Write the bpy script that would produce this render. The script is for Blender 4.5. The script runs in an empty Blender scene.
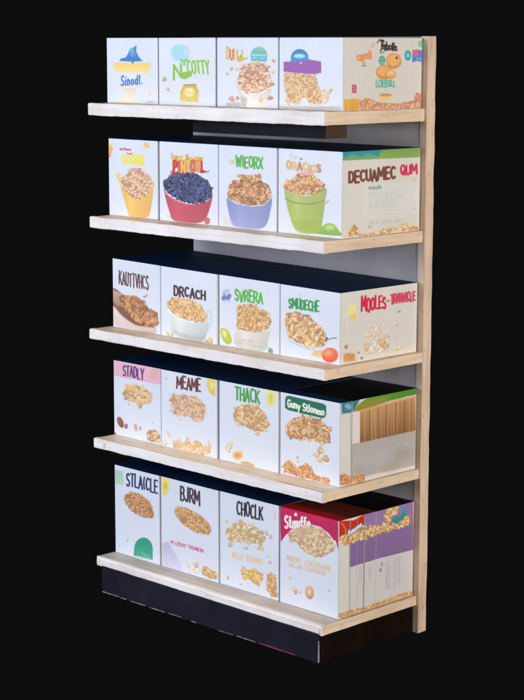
import bpy, bmesh, math, random
import numpy as np
from mathutils import Vector, Matrix

SC = bpy.context.scene
COL = SC.collection
ZO = -0.18            # floor height of the measured unit -> 0
random.seed(7)

# ------------------------------------------------------------------ helpers
def lin(c):
    out = []
    for v in c:
        v = v / 255.0
        out.append(v / 12.92 if v <= 0.04045 else ((v + 0.055) / 1.055) ** 2.4)
    return out

FRONT_WHITE = lin((211, 219, 241))      # how white card reads under the cool front lamp
SIDE_WHITE = lin((206, 199, 187))       # and under the dim warm side lamp
CARD = 0.80
def mute(c):
    g = .3 * c[0] + .59 * c[1] + .11 * c[2]
    return [min(255, (v * .92 + g * .08)) for v in c]
def ink_front(c): return [min(1.0, CARD * a / b) for a, b in zip(lin(mute(c)), FRONT_WHITE)]
def ink_side(c): return [min(1.0, CARD * a / b) for a, b in zip(lin(mute(c)), SIDE_WHITE)]

def link(o, parent=None):
    COL.objects.link(o)
    if parent is not None: o.parent = parent
    return o
def thing(name, label, cat, loc, group=None):
    o = bpy.data.objects.new(name, None); link(o)
    o.location = loc; o.empty_display_size = 0.05
    o['label'] = label; o['category'] = cat
    if group: o['group'] = group
    return o
def mesh_obj(name, bm, mat, parent, origin=(0, 0, 0), bevel=0, segs=2, smooth=False):
    """bm is in world coordinates; origin is the world origin of the parent"""
    if bevel:
        bmesh.ops.bevel(bm, geom=list(bm.edges), offset=bevel, segments=segs, affect='EDGES', profile=0.6)
    bmesh.ops.translate(bm, verts=bm.verts, vec=-Vector(origin))
    me = bpy.data.meshes.new(name); bm.to_mesh(me); bm.free()
    if smooth:
        for p in me.polygons: p.use_smooth = True
    o = bpy.data.objects.new(name, me)
    for m in (mat if isinstance(mat, (list, tuple)) else [mat]): me.materials.append(m)
    return link(o, parent)
def box(bm, x0, x1, y0, y1, z0, z1):
    vs = [bm.verts.new((x, y, z)) for z in (z0, z1) for y in (y0, y1) for x in (x0, x1)]
    for f in ((0, 2, 3, 1), (4, 5, 7, 6), (0, 1, 5, 4), (2, 6, 7, 3), (1, 3, 7, 5), (0, 4, 6, 2)):
        bm.faces.new([vs[i] for i in f])
    return bm
def subdivided(bm, cell, amp, seed, axis_amp=(1, 1, 1)):
    """cut a box into strips along x and y and jitter it a little, for hand-worn edges"""
    from mathutils import noise
    for ax in (0, 1):
        lo = min(v.co[ax] for v in bm.verts); hi = max(v.co[ax] for v in bm.verts)
        n = int((hi - lo) / cell)
        for i in range(1, n):
            co = [0, 0, 0]; co[ax] = lo + (hi - lo) * i / n
            no = [0, 0, 0]; no[ax] = 1
            bmesh.ops.bisect_plane(bm, geom=list(bm.verts) + list(bm.edges) + list(bm.faces), plane_co=co, plane_no=no)
    for v in bm.verts:
        d = noise.noise_vector(v.co * 14 + Vector((seed, 0, 0))) + 0.6 * noise.noise_vector(v.co * 55 + Vector((0, seed, 0)))
        v.co += Vector((d.x * axis_amp[0], d.y * axis_amp[1], d.z * axis_amp[2])) * amp

# ------------------------------------------------------------------ materials
def new_mat(name, rough=0.5, spec=0.4):
    m = bpy.data.materials.new(name); m.use_nodes = True
    nt = m.node_tree; b = nt.nodes['Principled BSDF']
    b.inputs['Roughness'].default_value = rough
    b.inputs['Specular IOR Level'].default_value = spec
    return m, nt, b
def N(nt, t, **kw):
    n = nt.nodes.new(t)
    for k, v in kw.items(): setattr(n, k, v)
    return n
def ramp(nt, stops):
    r = N(nt, 'ShaderNodeValToRGB'); e = r.color_ramp.elements
    while len(e) < len(stops): e.new(0.5)
    for i, (p, c) in enumerate(stops): e[i].position = p; e[i].color = (*c, 1)
    return r
def add_bump(nt, b, src, strength, dist):
    bp = N(nt, 'ShaderNodeBump'); bp.inputs['Strength'].default_value = strength; bp.inputs['Distance'].default_value = dist
    nt.links.new(src, bp.inputs['Height']); nt.links.new(bp.outputs[0], b.inputs['Normal'])

def card_material(name, attr=None, color=None, rough=0.42, spec=0.35):
    """printed coated card: printed colour times faint mottling, a very slight waviness"""
    m, nt, b = new_mat(name, rough, spec)
    geo = N(nt, 'ShaderNodeNewGeometry')
    n1 = N(nt, 'ShaderNodeTexNoise'); n1.inputs['Scale'].default_value = 9; n1.inputs['Detail'].default_value = 3
    nt.links.new(geo.outputs['Position'], n1.inputs['Vector'])
    rp = ramp(nt, [(0.25, (0.94, 0.945, 0.95)), (0.75, (1, 1, 1))]); nt.links.new(n1.outputs['Fac'], rp.inputs[0])
    mx = N(nt, 'ShaderNodeMix', data_type='RGBA', blend_type='MULTIPLY'); mx.inputs['Factor'].default_value = 1
    if attr:
        at = N(nt, 'ShaderNodeAttribute'); at.attribute_name = attr
        nt.links.new(at.outputs['Color'], mx.inputs['A'])
    else:
        mx.inputs['A'].default_value = (*color, 1)
    nt.links.new(rp.outputs[0], mx.inputs['B']); nt.links.new(mx.outputs['Result'], b.inputs['Base Color'])
    n2 = N(nt, 'ShaderNodeTexNoise'); n2.inputs['Scale'].default_value = 14; n2.inputs['Detail'].default_value = 2
    nt.links.new(geo.outputs['Position'], n2.inputs['Vector'])
    add_bump(nt, b, n2.outputs['Fac'], 0.25, 0.004)
    return m
M_PRINT = card_material('printed_card', attr='ink')
M_CARD = card_material('white_card', color=(CARD, CARD, CARD))
M_SPINE = card_material('cream_card', color=(0.78, 0.78, 0.76))
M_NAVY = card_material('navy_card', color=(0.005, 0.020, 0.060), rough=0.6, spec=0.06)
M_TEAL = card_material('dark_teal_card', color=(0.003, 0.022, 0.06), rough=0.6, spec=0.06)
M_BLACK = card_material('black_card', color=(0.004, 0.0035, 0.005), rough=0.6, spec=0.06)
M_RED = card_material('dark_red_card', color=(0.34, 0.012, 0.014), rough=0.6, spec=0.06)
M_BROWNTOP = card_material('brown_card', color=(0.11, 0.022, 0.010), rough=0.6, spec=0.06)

def wood(name, c_dark, c_mid, c_light, axis='X', wear=None, rough=0.5):
    m, nt, b = new_mat(name, rough, 0.3)
    geo = N(nt, 'ShaderNodeNewGeometry'); mp = N(nt, 'ShaderNodeMapping')
    s = {'X': (2.2, 34, 34), 'Y': (34, 2.2, 34), 'Z': (34, 34, 2.2)}[axis]
    mp.inputs['Scale'].default_value = s
    nt.links.new(geo.outputs['Position'], mp.inputs['Vector'])
    n = N(nt, 'ShaderNodeTexNoise'); n.inputs['Scale'].default_value = 1.6; n.inputs['Detail'].default_value = 7
    n.inputs['Roughness'].default_value = 0.62; n.inputs['Distortion'].default_value = 0.9
    nt.links.new(mp.outputs[0], n.inputs['Vector'])
    rp = ramp(nt, [(0.28, c_dark), (0.48, c_mid), (0.70, c_light)]); nt.links.new(n.outputs['Fac'], rp.inputs[0])
    out = rp.outputs[0]
    n3 = N(nt, 'ShaderNodeTexNoise'); n3.inputs['Scale'].default_value = 5; n3.inputs['Detail'].default_value = 4
    nt.links.new(geo.outputs['Position'], n3.inputs['Vector'])
    r3 = ramp(nt, [(0.3, (0.86, 0.82, 0.78)), (0.6, (1, 1, 1))]); nt.links.new(n3.outputs['Fac'], r3.inputs[0])
    mx = N(nt, 'ShaderNodeMix', data_type='RGBA', blend_type='MULTIPLY'); mx.inputs['Factor'].default_value = 0.8
    nt.links.new(out, mx.inputs['A']); nt.links.new(r3.outputs[0], mx.inputs['B']); out = mx.outputs['Result']
    if wear:
        n2 = N(nt, 'ShaderNodeTexNoise'); n2.inputs['Scale'].default_value = 26; n2.inputs['Detail'].default_value = 6
        n2.inputs['Roughness'].default_value = 0.7
        nt.links.new(geo.outputs['Position'], n2.inputs['Vector'])
        r2 = ramp(nt, [(0.60, (0, 0, 0)), (0.68, (1, 1, 1))]); nt.links.new(n2.outputs['Fac'], r2.inputs[0])
        mw = N(nt, 'ShaderNodeMix', data_type='RGBA'); mw.inputs['B'].default_value = (*wear, 1)
        nt.links.new(r2.outputs[0], mw.inputs['Factor']); nt.links.new(out, mw.inputs['A']); out = mw.outputs['Result']
    nt.links.new(out, b.inputs['Base Color'])
    add_bump(nt, b, n.outputs['Fac'], 0.35, 0.0015)
    return m
M_WOODX = wood('pale_shelf_wood', (0.74, 0.47, 0.28), (0.95, 0.75, 0.53), (0.99, 0.88, 0.71), 'X', wear=(0.62, 0.36, 0.18))
M_WOODY = wood('pale_end_grain_wood', (0.74, 0.58, 0.45), (0.85, 0.70, 0.56), (0.93, 0.81, 0.69), 'Y', wear=(0.64, 0.47, 0.35))
M_TRIM = wood('whitewashed_wood', (0.82, 0.70, 0.60), (0.93, 0.84, 0.75), (0.96, 0.89, 0.81), 'X', wear=(0.72, 0.57, 0.45))
M_TAUPE = wood('greyed_wood', (0.48, 0.40, 0.31), (0.62, 0.53, 0.43), (0.72, 0.63, 0.52), 'X', wear=(0.36, 0.28, 0.20))
M_POST = wood('pale_post_wood', (0.62, 0.47, 0.37), (0.76, 0.60, 0.48), (0.87, 0.73, 0.61), 'Z', wear=(0.56, 0.40, 0.29))
M_NOTCH = wood('brown_edge_wood', (0.20, 0.10, 0.05), (0.33, 0.19, 0.10), (0.45, 0.28, 0.16), 'X')

def plain(name, c1, c2, scale, rough, spec=0.4, bump=0.1):
    m, nt, b = new_mat(name, rough, spec)
    geo = N(nt, 'ShaderNodeNewGeometry'); n = N(nt, 'ShaderNodeTexNoise'); n.inputs['Scale'].default_value = scale
    n.inputs['Detail'].default_value = 6; nt.links.new(geo.outputs['Position'], n.inputs['Vector'])
    rp = ramp(nt, [(0.3, c1), (0.7, c2)]); nt.links.new(n.outputs['Fac'], rp.inputs[0])
    nt.links.new(rp.outputs[0], b.inputs['Base Color']); add_bump(nt, b, n.outputs['Fac'], bump, 0.002)
    return m
M_PANEL = plain('grey_back_panel', (0.32, 0.30, 0.31), (0.46, 0.44, 0.45), 5, 0.6, 0.2)
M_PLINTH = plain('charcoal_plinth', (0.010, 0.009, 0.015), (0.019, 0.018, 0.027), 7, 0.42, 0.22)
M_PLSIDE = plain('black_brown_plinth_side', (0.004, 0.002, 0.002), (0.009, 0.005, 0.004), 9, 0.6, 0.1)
M_BEAM = plain('black_beam_metal', (0.003, 0.003, 0.005), (0.007, 0.007, 0.010), 12, 0.5, 0.08)
M_BEAMSIDE = plain('brown_beam_end', (0.05, 0.028, 0.018), (0.09, 0.052, 0.035), 12, 0.5)
M_CHIP = plain('chipped_pale_edge', (0.14, 0.12, 0.12), (0.48, 0.42, 0.40), 40, 0.6)
M_CHIPR = plain('chipped_red_edge', (0.25, 0.02, 0.06), (0.40, 0.06, 0.12), 60, 0.6)

# ------------------------------------------------------------------ artwork painter
# Each printed face is a lattice of vertices; artwork is drawn in the sheet coordinates of that
# face (quad = its four corners on the sheet), as inks stored in a vertex colour attribute.
def arc(cx, cy, rx, ry, a0, a1, n=9):
    return [(cx + rx * math.cos(math.radians(a0 + (a1 - a0) * i / n)), cy + ry * math.sin(math.radians(a0 + (a1 - a0) * i / n))) for i in range(n + 1)]
G = {
 'A': (1, [[(0, 0), (.5, 1), (1, 0)], [(.22, .36), (.78, .36)]]),
 'B': (1, [[(.05, 0), (.05, 1)], [(.05, 1)] + arc(.5, .76, .38, .24, 90, -90) + [(.05, .52)], [(.05, .52)] + arc(.52, .26, .43, .26, 90, -90) + [(.05, 0)]]),
 'C': (1, [arc(.55, .5, .5, .5, 50, 310)]),
 'D': (1, [[(.05, 0), (.05, 1)] + arc(.4, .5, .55, .5, 90, -90) + [(.05, 0)]]),
 'E': (.9, [[(.95, 1), (.05, 1), (.05, 0), (.95, 0)], [(.05, .52), (.8, .52)]]),
 'F': (.9, [[(.95, 1), (.05, 1), (.05, 0)], [(.05, .52), (.8, .52)]]),
 'G': (1, [arc(.55, .5, .5, .5, 50, 330) + [(.98, .45), (.6, .45)]]),
 'H': (1, [[(.05, 0), (.05, 1)], [(.95, 0), (.95, 1)], [(.05, .5), (.95, .5)]]),
 'I': (.4, [[(.5, 0), (.5, 1)]]),
 'J': (.8, [[(.8, 1), (.8, .25)] + arc(.45, .25, .35, .25, 0, -160)]),
 'K': (1, [[(.05, 0), (.05, 1)], [(.95, 1), (.1, .45)], [(.3, .58), (1, 0)]]),
 'L': (.85, [[(.05, 1), (.05, 0), (.9, 0)]]),
 'M': (1.35, [[(0, 0), (.08, 1), (.5, .3), (.92, 1), (1, 0)]]),
 'N': (1, [[(.05, 0), (.05, 1), (.95, 0), (.95, 1)]]),
 'O': (1.05, [arc(.5, .5, .48, .5, 0, 360, 14)]),
 'P': (.95, [[(.05, 0), (.05, 1)] + arc(.45, .73, .48, .27, 90, -90) + [(.05, .46)]]),
 'Q': (1.05, [arc(.5, .5, .48, .5, 0, 360, 14), [(.6, .3), (1, -.05)]]),
 'R': (1, [[(.05, 0), (.05, 1)] + arc(.45, .74, .45, .26, 90, -90) + [(.05, .48)], [(.45, .48), (1, 0)]]),
 'S': (.9, [arc(.5, .75, .42, .25, 30, 270, 8)[:-1] + arc(.5, .25, .45, .25, 90, -150, 9)]),
 'T': (.95, [[(0, 1), (1, 1)], [(.5, 1), (.5, 0)]]),
 'U': (1, [[(.05, 1), (.05, .35)] + arc(.5, .35, .45, .35, 180, 360) + [(.95, 1)]]),
 'V': (1, [[(0, 1), (.5, 0), (1, 1)]]),
 'W': (1.35, [[(0, 1), (.22, 0), (.5, .8), (.78, 0), (1, 1)]]),
 'X': (1, [[(0, 0), (1, 1)], [(0, 1), (1, 0)]]),
 'Y': (1, [[(0, 1), (.5, .48), (1, 1)], [(.5, .48), (.5, 0)]]),
 'Z': (.9, [[(0, 1), (1, 1), (0, 0), (1, 0)]]),
 '(': (.5, [arc(.9, .5, .6, .5, 110, 250)]),
 '-': (.6, [[(.1, .45), (.9, .45)]]), '.': (.4, [[(.5, .02), (.5, .06)]]), ' ': (.5, []),
 'a': (.9, [arc(.45, .3, .4, .3, 0, 360, 12), [(.87, .6), (.87, 0)]]),
 'b': (.9, [arc(.5, .3, .4, .3, 0, 360, 12), [(.1, 1), (.1, 0)]]),
 'd': (.9, [arc(.45, .3, .4, .3, 0, 360, 12), [(.87, 1), (.87, 0)]]),
 'c': (.8, [arc(.5, .3, .42, .3, 50, 310)]),
 'e': (.85, [[(.1, .32), (.88, .32)] + arc(.5, .3, .4, .3, 5, 310)]),
 'f': (.6, [[(.4, 0), (.4, .75)] + arc(.7, .78, .3, .2, 180, 60), [(.1, .58), (.8, .58)]]),
 'g': (.9, [arc(.45, .3, .4, .3, 0, 360, 12), [(.87, .6), (.87, -.15)] + arc(.5, -.15, .37, .18, 0, -150)]),
 'h': (.85, [[(.1, 1), (.1, 0)], [(.1, .35)] + arc(.48, .35, .38, .25, 180, 0) + [(.86, 0)]]),
 'i': (.4, [[(.5, .6), (.5, 0)], [(.5, .82), (.5, .86)]]),
 'k': (.85, [[(.1, 1), (.1, 0)], [(.85, .6), (.15, .25)], [(.35, .35), (.9, 0)]]),
 'l': (.4, [[(.5, 1), (.5, 0)]]),
 'm': (1.3, [[(.05, .6), (.05, 0)], arc(.27, .35, .22, .25, 180, 0) + [(.49, 0)], arc(.72, .35, .23, .25, 180, 0) + [(.95, 0)]]),
 'n': (.85, [[(.1, .6), (.1, 0)], [(.1, .35)] + arc(.48, .35, .38, .25, 180, 0) + [(.86, 0)]]),
 'o': (.9, [arc(.5, .3, .42, .3, 0, 360, 12)]),
 'p': (.9, [arc(.5, .3, .4, .3, 0, 360, 12), [(.1, .6), (.1, -.3)]]),
 'q': (.9, [arc(.45, .3, .4, .3, 0, 360, 12), [(.87, .6), (.87, -.3)]]),
 'r': (.65, [[(.1, .6), (.1, 0)], [(.1, .3)] + arc(.5, .32, .4, .28, 180, 60)]),
 's': (.75, [arc(.5, .45, .35, .15, 30, 270, 6)[:-1] + arc(.5, .15, .38, .15, 90, -150, 7)]),
 't': (.6, [[(.45, .95), (.45, .1), (.85, 0)], [(.1, .6), (.85, .6)]]),
 'u': (.85, [[(.1, .6), (.1, .25)] + arc(.48, .25, .38, .25, 180, 360) + [(.86, .6)], [(.86, .6), (.86, 0)]]),
 'v': (.8, [[(0, .6), (.5, 0), (1, .6)]]),
 'y': (.85, [[(.05, .6), (.48, .05)], [(.95, .6), (.3, -.3)]]),
}

class Sheet:
    def __init__(s, quad, crop, w, h, ink, base, cell=0.0013):
        x0, y0, k = crop
        q = [((x - x0) * k, (y - y0) * k) for x, y in quad]
        nu, nv = max(3, int(round(w / cell))), max(3, int(round(h / cell)))
        s.w, s.h, s.nu, s.nv, s.ink = w, h, nu, nv, ink
        A, b = [], []
        for (u, v), (x, y) in zip(((0, 0), (1, 0), (1, 1), (0, 1)), q):
            A.append([u, v, 1, 0, 0, 0, -u * x, -v * x]); b.append(x)
            A.append([0, 0, 0, u, v, 1, -u * y, -v * y]); b.append(y)
        H = np.append(np.linalg.solve(np.array(A), np.array(b)), 1).reshape(3, 3)
        U, V = np.meshgrid(np.linspace(0, 1, nu + 1), np.linspace(0, 1, nv + 1))
        Wd = H[2, 0] * U + H[2, 1] * V + 1
        s.X = (H[0, 0] * U + H[0, 1] * V + H[0, 2]) / Wd
        s.Y = (H[1, 0] * U + H[1, 1] * V + H[1, 2]) / Wd
        s.base = np.array(base, float)
        s.C = np.ones(s.X.shape + (3,)) * s.base
        s.P = np.zeros(s.X.shape, int) - 1
        s.names = []; s.soft = 0.45 * k
        s.rnd = random.Random(int(sum(q[0]) * 10) + 3)
    def pid(s, n):
        if n in ('small_print', 'scattered_cereal', 'panel_print'): n = 'front_print' if s.ink is ink_front else 'side_print'
        if n not in s.names: s.names.append(n)
        return s.names.index(n)
    def put(s, sl, a, color, part, op=1.0):
        col = np.array(s.ink(color)) if not isinstance(color, np.ndarray) else color
        a = (a * op)[..., None]
        s.C[sl] = s.C[sl] * (1 - a) + col * a
        P = s.P[sl]; P[a[..., 0] > 0.04] = s.pid(part)
    def window(s, x0, y0, x1, y1):
        m = (s.X > x0) & (s.X < x1) & (s.Y > y0) & (s.Y < y1)
        if not m.any(): return None
        r = np.where(m.any(1))[0]; c = np.where(m.any(0))[0]
        return (slice(r[0], r[-1] + 1), slice(c[0], c[-1] + 1))
    def segd(s, X, Y, p, q):
        dx, dy = q[0] - p[0], q[1] - p[1]; L = dx * dx + dy * dy + 1e-9
        t = np.clip(((X - p[0]) * dx + (Y - p[1]) * dy) / L, 0, 1)
        return np.hypot(X - p[0] - t * dx, Y - p[1] - t * dy)
    def pdist(s, X, Y, pts):
        d = np.full(X.shape, 1e9); ins = np.zeros(X.shape, bool)
        for p, q in zip(pts, pts[1:] + pts[:1]):
            d = np.minimum(d, s.segd(X, Y, p, q))
            c = (p[1] > Y) != (q[1] > Y)
            with np.errstate(divide='ignore', invalid='ignore'):
                xi = (q[0] - p[0]) * (Y - p[1]) / ((q[1] - p[1]) or 1e-9) + p[0]
            ins ^= c & (X < xi)
        return np.where(ins, -d, d)
    def bowl(s, pts, color, part, op=1.0, soft=None, color2=None, keep=()):
        """poly with rounded outline (Catmull-Rom through the points)"""
        out = []; n = len(pts)
        for i in range(n):
            p0, p1, p2, p3 = pts[i - 1], pts[i], pts[(i + 1) % n], pts[(i + 2) % n]
            for t in (0, .2, .4, .6, .8):
                out.append(tuple(.5 * (2 * b + (c - a) * t + (2 * a - 5 * b + 4 * c - d) * t * t + (3 * b - a - 3 * c + d) * t ** 3) for a, b, c, d in zip(p0, p1, p2, p3)))
        s.poly(out, color, part, op, soft, color2)
        if part == 'bowl_picture' and op == 1.0:      # the printed bowl is a photo of a round bowl
            xs = [p[0] for p in out]; lo, hi = min(xs), max(xs)
            t = np.clip((s.X - lo) / (hi - lo), 0, 1); a = np.clip(.5 - s.pdist(s.X, s.Y, out) / s.soft, 0, 1)
            k = 1.06 - .34 * np.abs(t - .38) ** 1.4 + .10 * np.exp(-((t - .3) / .09) ** 2)
            s.C *= (1 + a * (k - 1))[..., None]
    def poly(s, pts, color, part, op=1.0, soft=None, color2=None, wob=0, dirv=(0, 1)):
        """filled outline; color2 blends along dirv (printed gradient); wob roughens the outline"""
        f = soft or s.soft; m = f * 2 + wob
        xs = [p[0] for p in pts]; ys = [p[1] for p in pts]
        sl = s.window(min(xs) - m, min(ys) - m, max(xs) + m, max(ys) + m)
        if sl is None: return
        X, Y = s.X[sl], s.Y[sl]
        d = s.pdist(X, Y, pts)
        if wob: d = d + wob * (np.sin(X * .31 + Y * .17) * np.sin(Y * .27 - X * .11 + 1) + .5 * np.sin(X * .7 + 2) * np.sin(Y * .63))
        a = np.clip(0.5 - d / f, 0, 1)
        if color2 is not None:
            T = X * dirv[0] + Y * dirv[1]
            lo = min(x * dirv[0] + y * dirv[1] for x, y in pts); hi = max(x * dirv[0] + y * dirv[1] for x, y in pts)
            t = np.clip((T - lo) / (hi - lo + 1e-9), 0, 1)[..., None]
            col = np.array(s.ink(color)) * (1 - t) + np.array(s.ink(color2)) * t
            s.put(sl, a, col, part, op)
        else: s.put(sl, a, color, part, op)
    def ell(s, cx, cy, rx, ry, color, part, rot=0, op=1.0, soft=None, color2=None, a0=0, a1=360, wob=0):
        c, n = math.cos(math.radians(rot)), math.sin(math.radians(rot))
        pts = [(cx + rx * math.cos(t) * c - ry * math.sin(t) * n, cy + rx * math.cos(t) * n + ry * math.sin(t) * c)
               for t in [math.radians(a0 + (a1 - a0) * i / 26) for i in range(26 if a1 - a0 == 360 else 27)]]
        s.poly(pts, color, part, op, soft, color2, wob)
    def line(s, pts, w, color, part, op=1.0, soft=None):
        f = soft or s.soft * .8
        xs = [p[0] for p in pts]; ys = [p[1] for p in pts]; m = w + f
        sl = s.window(min(xs) - m, min(ys) - m, max(xs) + m, max(ys) + m)
        if sl is None: return
        X, Y = s.X[sl], s.Y[sl]; d = np.full(X.shape, 1e9)
        for p, q in zip(pts, pts[1:]): d = np.minimum(d, s.segd(X, Y, p, q))
        s.put(sl, np.clip(0.5 - (d - w / 2) / f, 0, 1), color, part, op)
    def text(s, txt, x0, y0, x1, y1, h, h2, color, part='title_lettering', w=None, jit=0.06, outline=None, ow=0, gap=0.28, op=1.0, arcup=0, slant=0):
        """lettering whose cap line runs (x0,y0)-(x1,y1); h and h2 are the heights at its two ends"""
        cols = color if isinstance(color, list) else [color]
        jobs = []; pos = 0; big = w is not None and w > 10
        tot = sum(G[c][0] for c in txt) + (gap + (.14 if big else 0)) * (len(txt) - 1)
        if big: gap += .14; w = max(min(w * 1.05, .50 * abs(x1 - x0) / tot), 10.2)
        for i, c in enumerate(txt):
            gw, strokes = G[c]
            jr = (s.rnd.uniform(-jit, jit), s.rnd.uniform(-jit, jit), s.rnd.uniform(-jit, jit) * .8)
            for st in strokes:
                P = []
                for (u, v) in st:
                    t = (pos + u * gw) / tot
                    v2 = v * (1 + jr[0]) + jr[1] + jr[2] * (u - .5)
                    hh = h + (h2 - h) * t
                    yy = y0 + (y1 - y0) * t + (1 - v2) * hh - arcup * math.sin(math.pi * t)
                    P.append((x0 + (x1 - x0) * t + slant * v2 * hh, yy))
                jobs.append((P, cols[i % len(cols)]))
            pos += gw + gap
        w = w or 0.17 * h
        s.cap((x0, x1), (y0, y1), (h, h2), part)
        if outline is not None:
            for P, _ in jobs: s.line(P, w + ow * 2, outline, part, op)
        for P, c in jobs: s.line(P, w, c, part, op)
    def cap(s, xs, ys, hs, part):
        """lettering is one printed patch: the card between the letters belongs to it"""
        if part != 'title_lettering': return
        t = (s.X - xs[0]) / (xs[1] - xs[0]); top = ys[0] + (ys[1] - ys[0]) * t; hh = hs[0] + (hs[1] - hs[0]) * t
        m = (t > -.05) & (t < 1.05) & (s.Y > top - .12 * hh) & (s.Y < top + 1.12 * hh)
        s.P[m] = s.pid(part)
    def scribble(s, x0, y0, x1, y1, h, color, part='small_print', op=.7, n=None):
        """a row of tiny illegible marks"""
        L = abs(x1 - x0); n = n or max(3, int(L / (h * .8)))
        for i in range(n):
            t = (i + .5) / n
            if s.rnd.random() < .12: continue
            x = x0 + (x1 - x0) * t; y = y0 + (y1 - y0) * t; d = L / n * .34
            P = [(x + d * s.rnd.choice((-1, 0, 1)), y + h * s.rnd.choice((0, .5, 1))) for _ in range(s.rnd.choice((2, 3, 4)))]
            P[0] = (P[0][0], y); P[-1] = (P[-1][0], y + h)
            s.line(P, h * .22, color, part, op, soft=s.soft * .7)
    def flake(s, x, y, r, col, part, kind='flake', rot=None, asp=None):
        rnd = s.rnd; rot = rnd.uniform(0, math.pi) if rot is None else rot
        asp = asp or rnd.uniform(.5, .85)
        sl = s.window(x - r * 1.5, y - r * 1.5, x + r * 1.5, y + r * 1.5)
        if sl is None: return
        X, Y = s.X[sl] - x, s.Y[sl] - y
        c, n = math.cos(rot), math.sin(rot)
        u = (X * c + Y * n) / r; v = (-X * n + Y * c) / (r * asp)
        if kind == 'strand': v = v * 2.0
        rr = np.hypot(u, v); th = np.arctan2(v, u)
        ph = rnd.uniform(0, 6.28)
        edge = 1 + .08 * np.sin(3 * th + ph) + .05 * np.sin(5 * th + 2 * ph) if kind != 'berry' else 1.0
        d = rr / edge; f = s.soft / r * 1.25
        a = np.clip((1 - d) / f + .5, 0, 1)
        if kind == 'ring': a = a * np.clip((d - .30) / f + .5, 0.15, 1)
        base = np.array(s.ink([v * .95 + 12 for v in col]))
        sh = 1.07 - .8 * np.clip(d - .55, 0, 1) - .16 * (X * .5 + Y * .86) / r
        if kind == 'berry': sh = sh + .9 * np.exp(-((X + r * .3) ** 2 + (Y + r * .35) ** 2) / (r * .3) ** 2)
        elif kind == 'ring': sh = sh - .25 * np.exp(-((d - .35) / .15) ** 2) + .12
        else: sh = sh + .14 * np.sin(u * 5 + ph) * np.sin(v * 4)
        s.put(sl, a, np.clip(base * np.clip(sh, .25, 1.6)[..., None], 0, 1), part)
    def pile(s, pts, size, cols, under, part='cereal_picture', kind='flake', dens=1.0, wob=2, back=.85):
        """printed heap of cereal filling an outline"""
        size *= .74; s.poly(pts, [v * .88 for v in under], part, wob=wob, op=back)
        xs = [p[0] for p in pts]; ys = [p[1] for p in pts]; st = size * 1.05 / math.sqrt(dens)
        spots = []; y = min(ys)
        while y <= max(ys):
            x = min(xs)
            while x <= max(xs):
                px, py = x + s.rnd.uniform(-.5, .5) * st, y + s.rnd.uniform(-.5, .5) * st
                ins = False
                for p, q in zip(pts, pts[1:] + pts[:1]):
                    if (p[1] > py) != (q[1] > py) and px < (q[0] - p[0]) * (py - p[1]) / (q[1] - p[1]) + p[0]: ins = not ins
                if ins: spots.append((px, py))
                x += st
            y += st
        for x, y in spots:
            s.flake(x, y, size * s.rnd.uniform(.55, .95), cols[s.rnd.randrange(len(cols))], part, kind)
    def strew(s, pts, size, cols, part='scattered_cereal', kind='flake'):
        for p in pts:
            s.flake(p[0], p[1], (p[2] if len(p) > 2 else 1) * size, cols[s.rnd.randrange(len(cols))], part, kind)
    slope = 0.0
    def build(s, frame, parent, origin):
        """frame: origin point (top-left), unit vectors right/down, outward normal; one mesh per part"""
        o, ex, ey, nn = frame
        U, V = np.meshgrid(np.linspace(0, s.w, s.nu + 1), np.linspace(0, s.h, s.nv + 1))
        W = np.array(o)[None, None] + U[..., None] * np.array(ex) + V[..., None] * np.array(ey) + np.array(nn) * 0.0006 - np.array(origin)
        W[..., 2] += s.slope * (U / s.w) * (1 - V / s.h)
        # keep prints inside the bevelled edge
        bg = s.pid('panel_print'); s.P[s.P < 0] = bg
        q = s.P[:-1, :-1].copy(); h, w_ = q.shape
        comp = -np.ones((h, w_), int); comps = []
        ql = q.tolist(); cl = comp.tolist()
        for a0 in range(h):
            for b0 in range(w_):
                if cl[a0][b0] >= 0: continue
                k = len(comps); lab = ql[a0][b0]; st = [(a0, b0)]; cl[a0][b0] = k; cells = []
                while st:
                    a, b = st.pop(); cells.append((a, b))
                    for c, d in ((a + 1, b), (a - 1, b), (a, b + 1), (a, b - 1)):
                        if 0 <= c < h and 0 <= d < w_ and cl[c][d] < 0 and ql[c][d] == lab: cl[c][d] = k; st.append((c, d))
                comps.append((lab, cells, (a0, b0)))
        big = max((len(c[1]) for c in comps if c[0] == bg), default=0)
        q2 = q.copy(); nid = []; pieces = []
        for lab, cells, (a0, b0) in comps:
            n = len(cells)
            if lab == bg and n < big or lab != bg and n < 260:
                # crumbs of ink join what surrounds them
                nb = q2[a0, b0 - 1] if b0 else (q2[a0 - 1, b0] if a0 else bg)
                ar = np.array(cells); q2[ar[:, 0], ar[:, 1]] = nb if lab == bg else bg
        # second pass: number the remaining pieces
        comp = -np.ones((h, w_), int); ql = q2.tolist(); cl = comp.tolist(); names = []
        for a0 in range(h):
            for b0 in range(w_):
                if cl[a0][b0] >= 0: continue
                k = len(names); lab = ql[a0][b0]; st = [(a0, b0)]; cl[a0][b0] = k; n = 0
                while st:
                    a, b = st.pop(); n += 1
                    for c, d in ((a + 1, b), (a - 1, b), (a, b + 1), (a, b - 1)):
                        if 0 <= c < h and 0 <= d < w_ and cl[c][d] < 0 and ql[c][d] == lab: cl[c][d] = k; st.append((c, d))
                names.append((lab, n))
        q = np.array(cl)
        small = [k for k, (lab, n) in enumerate(names) if n < 120]
        mains = [k for k, (lab, n) in enumerate(names) if lab == bg]
        main = max(mains, key=lambda k: names[k][1]) if mains else None
        if main is not None:
            for k in small:
                r, c = np.where(q == k)
                if len(r) and k != main: q[q == k] = q[r[0], c[0] - 1] if c[0] else (q[r[0] - 1, c[0]] if r[0] else q[r[-1], c[-1] + 1])
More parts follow.
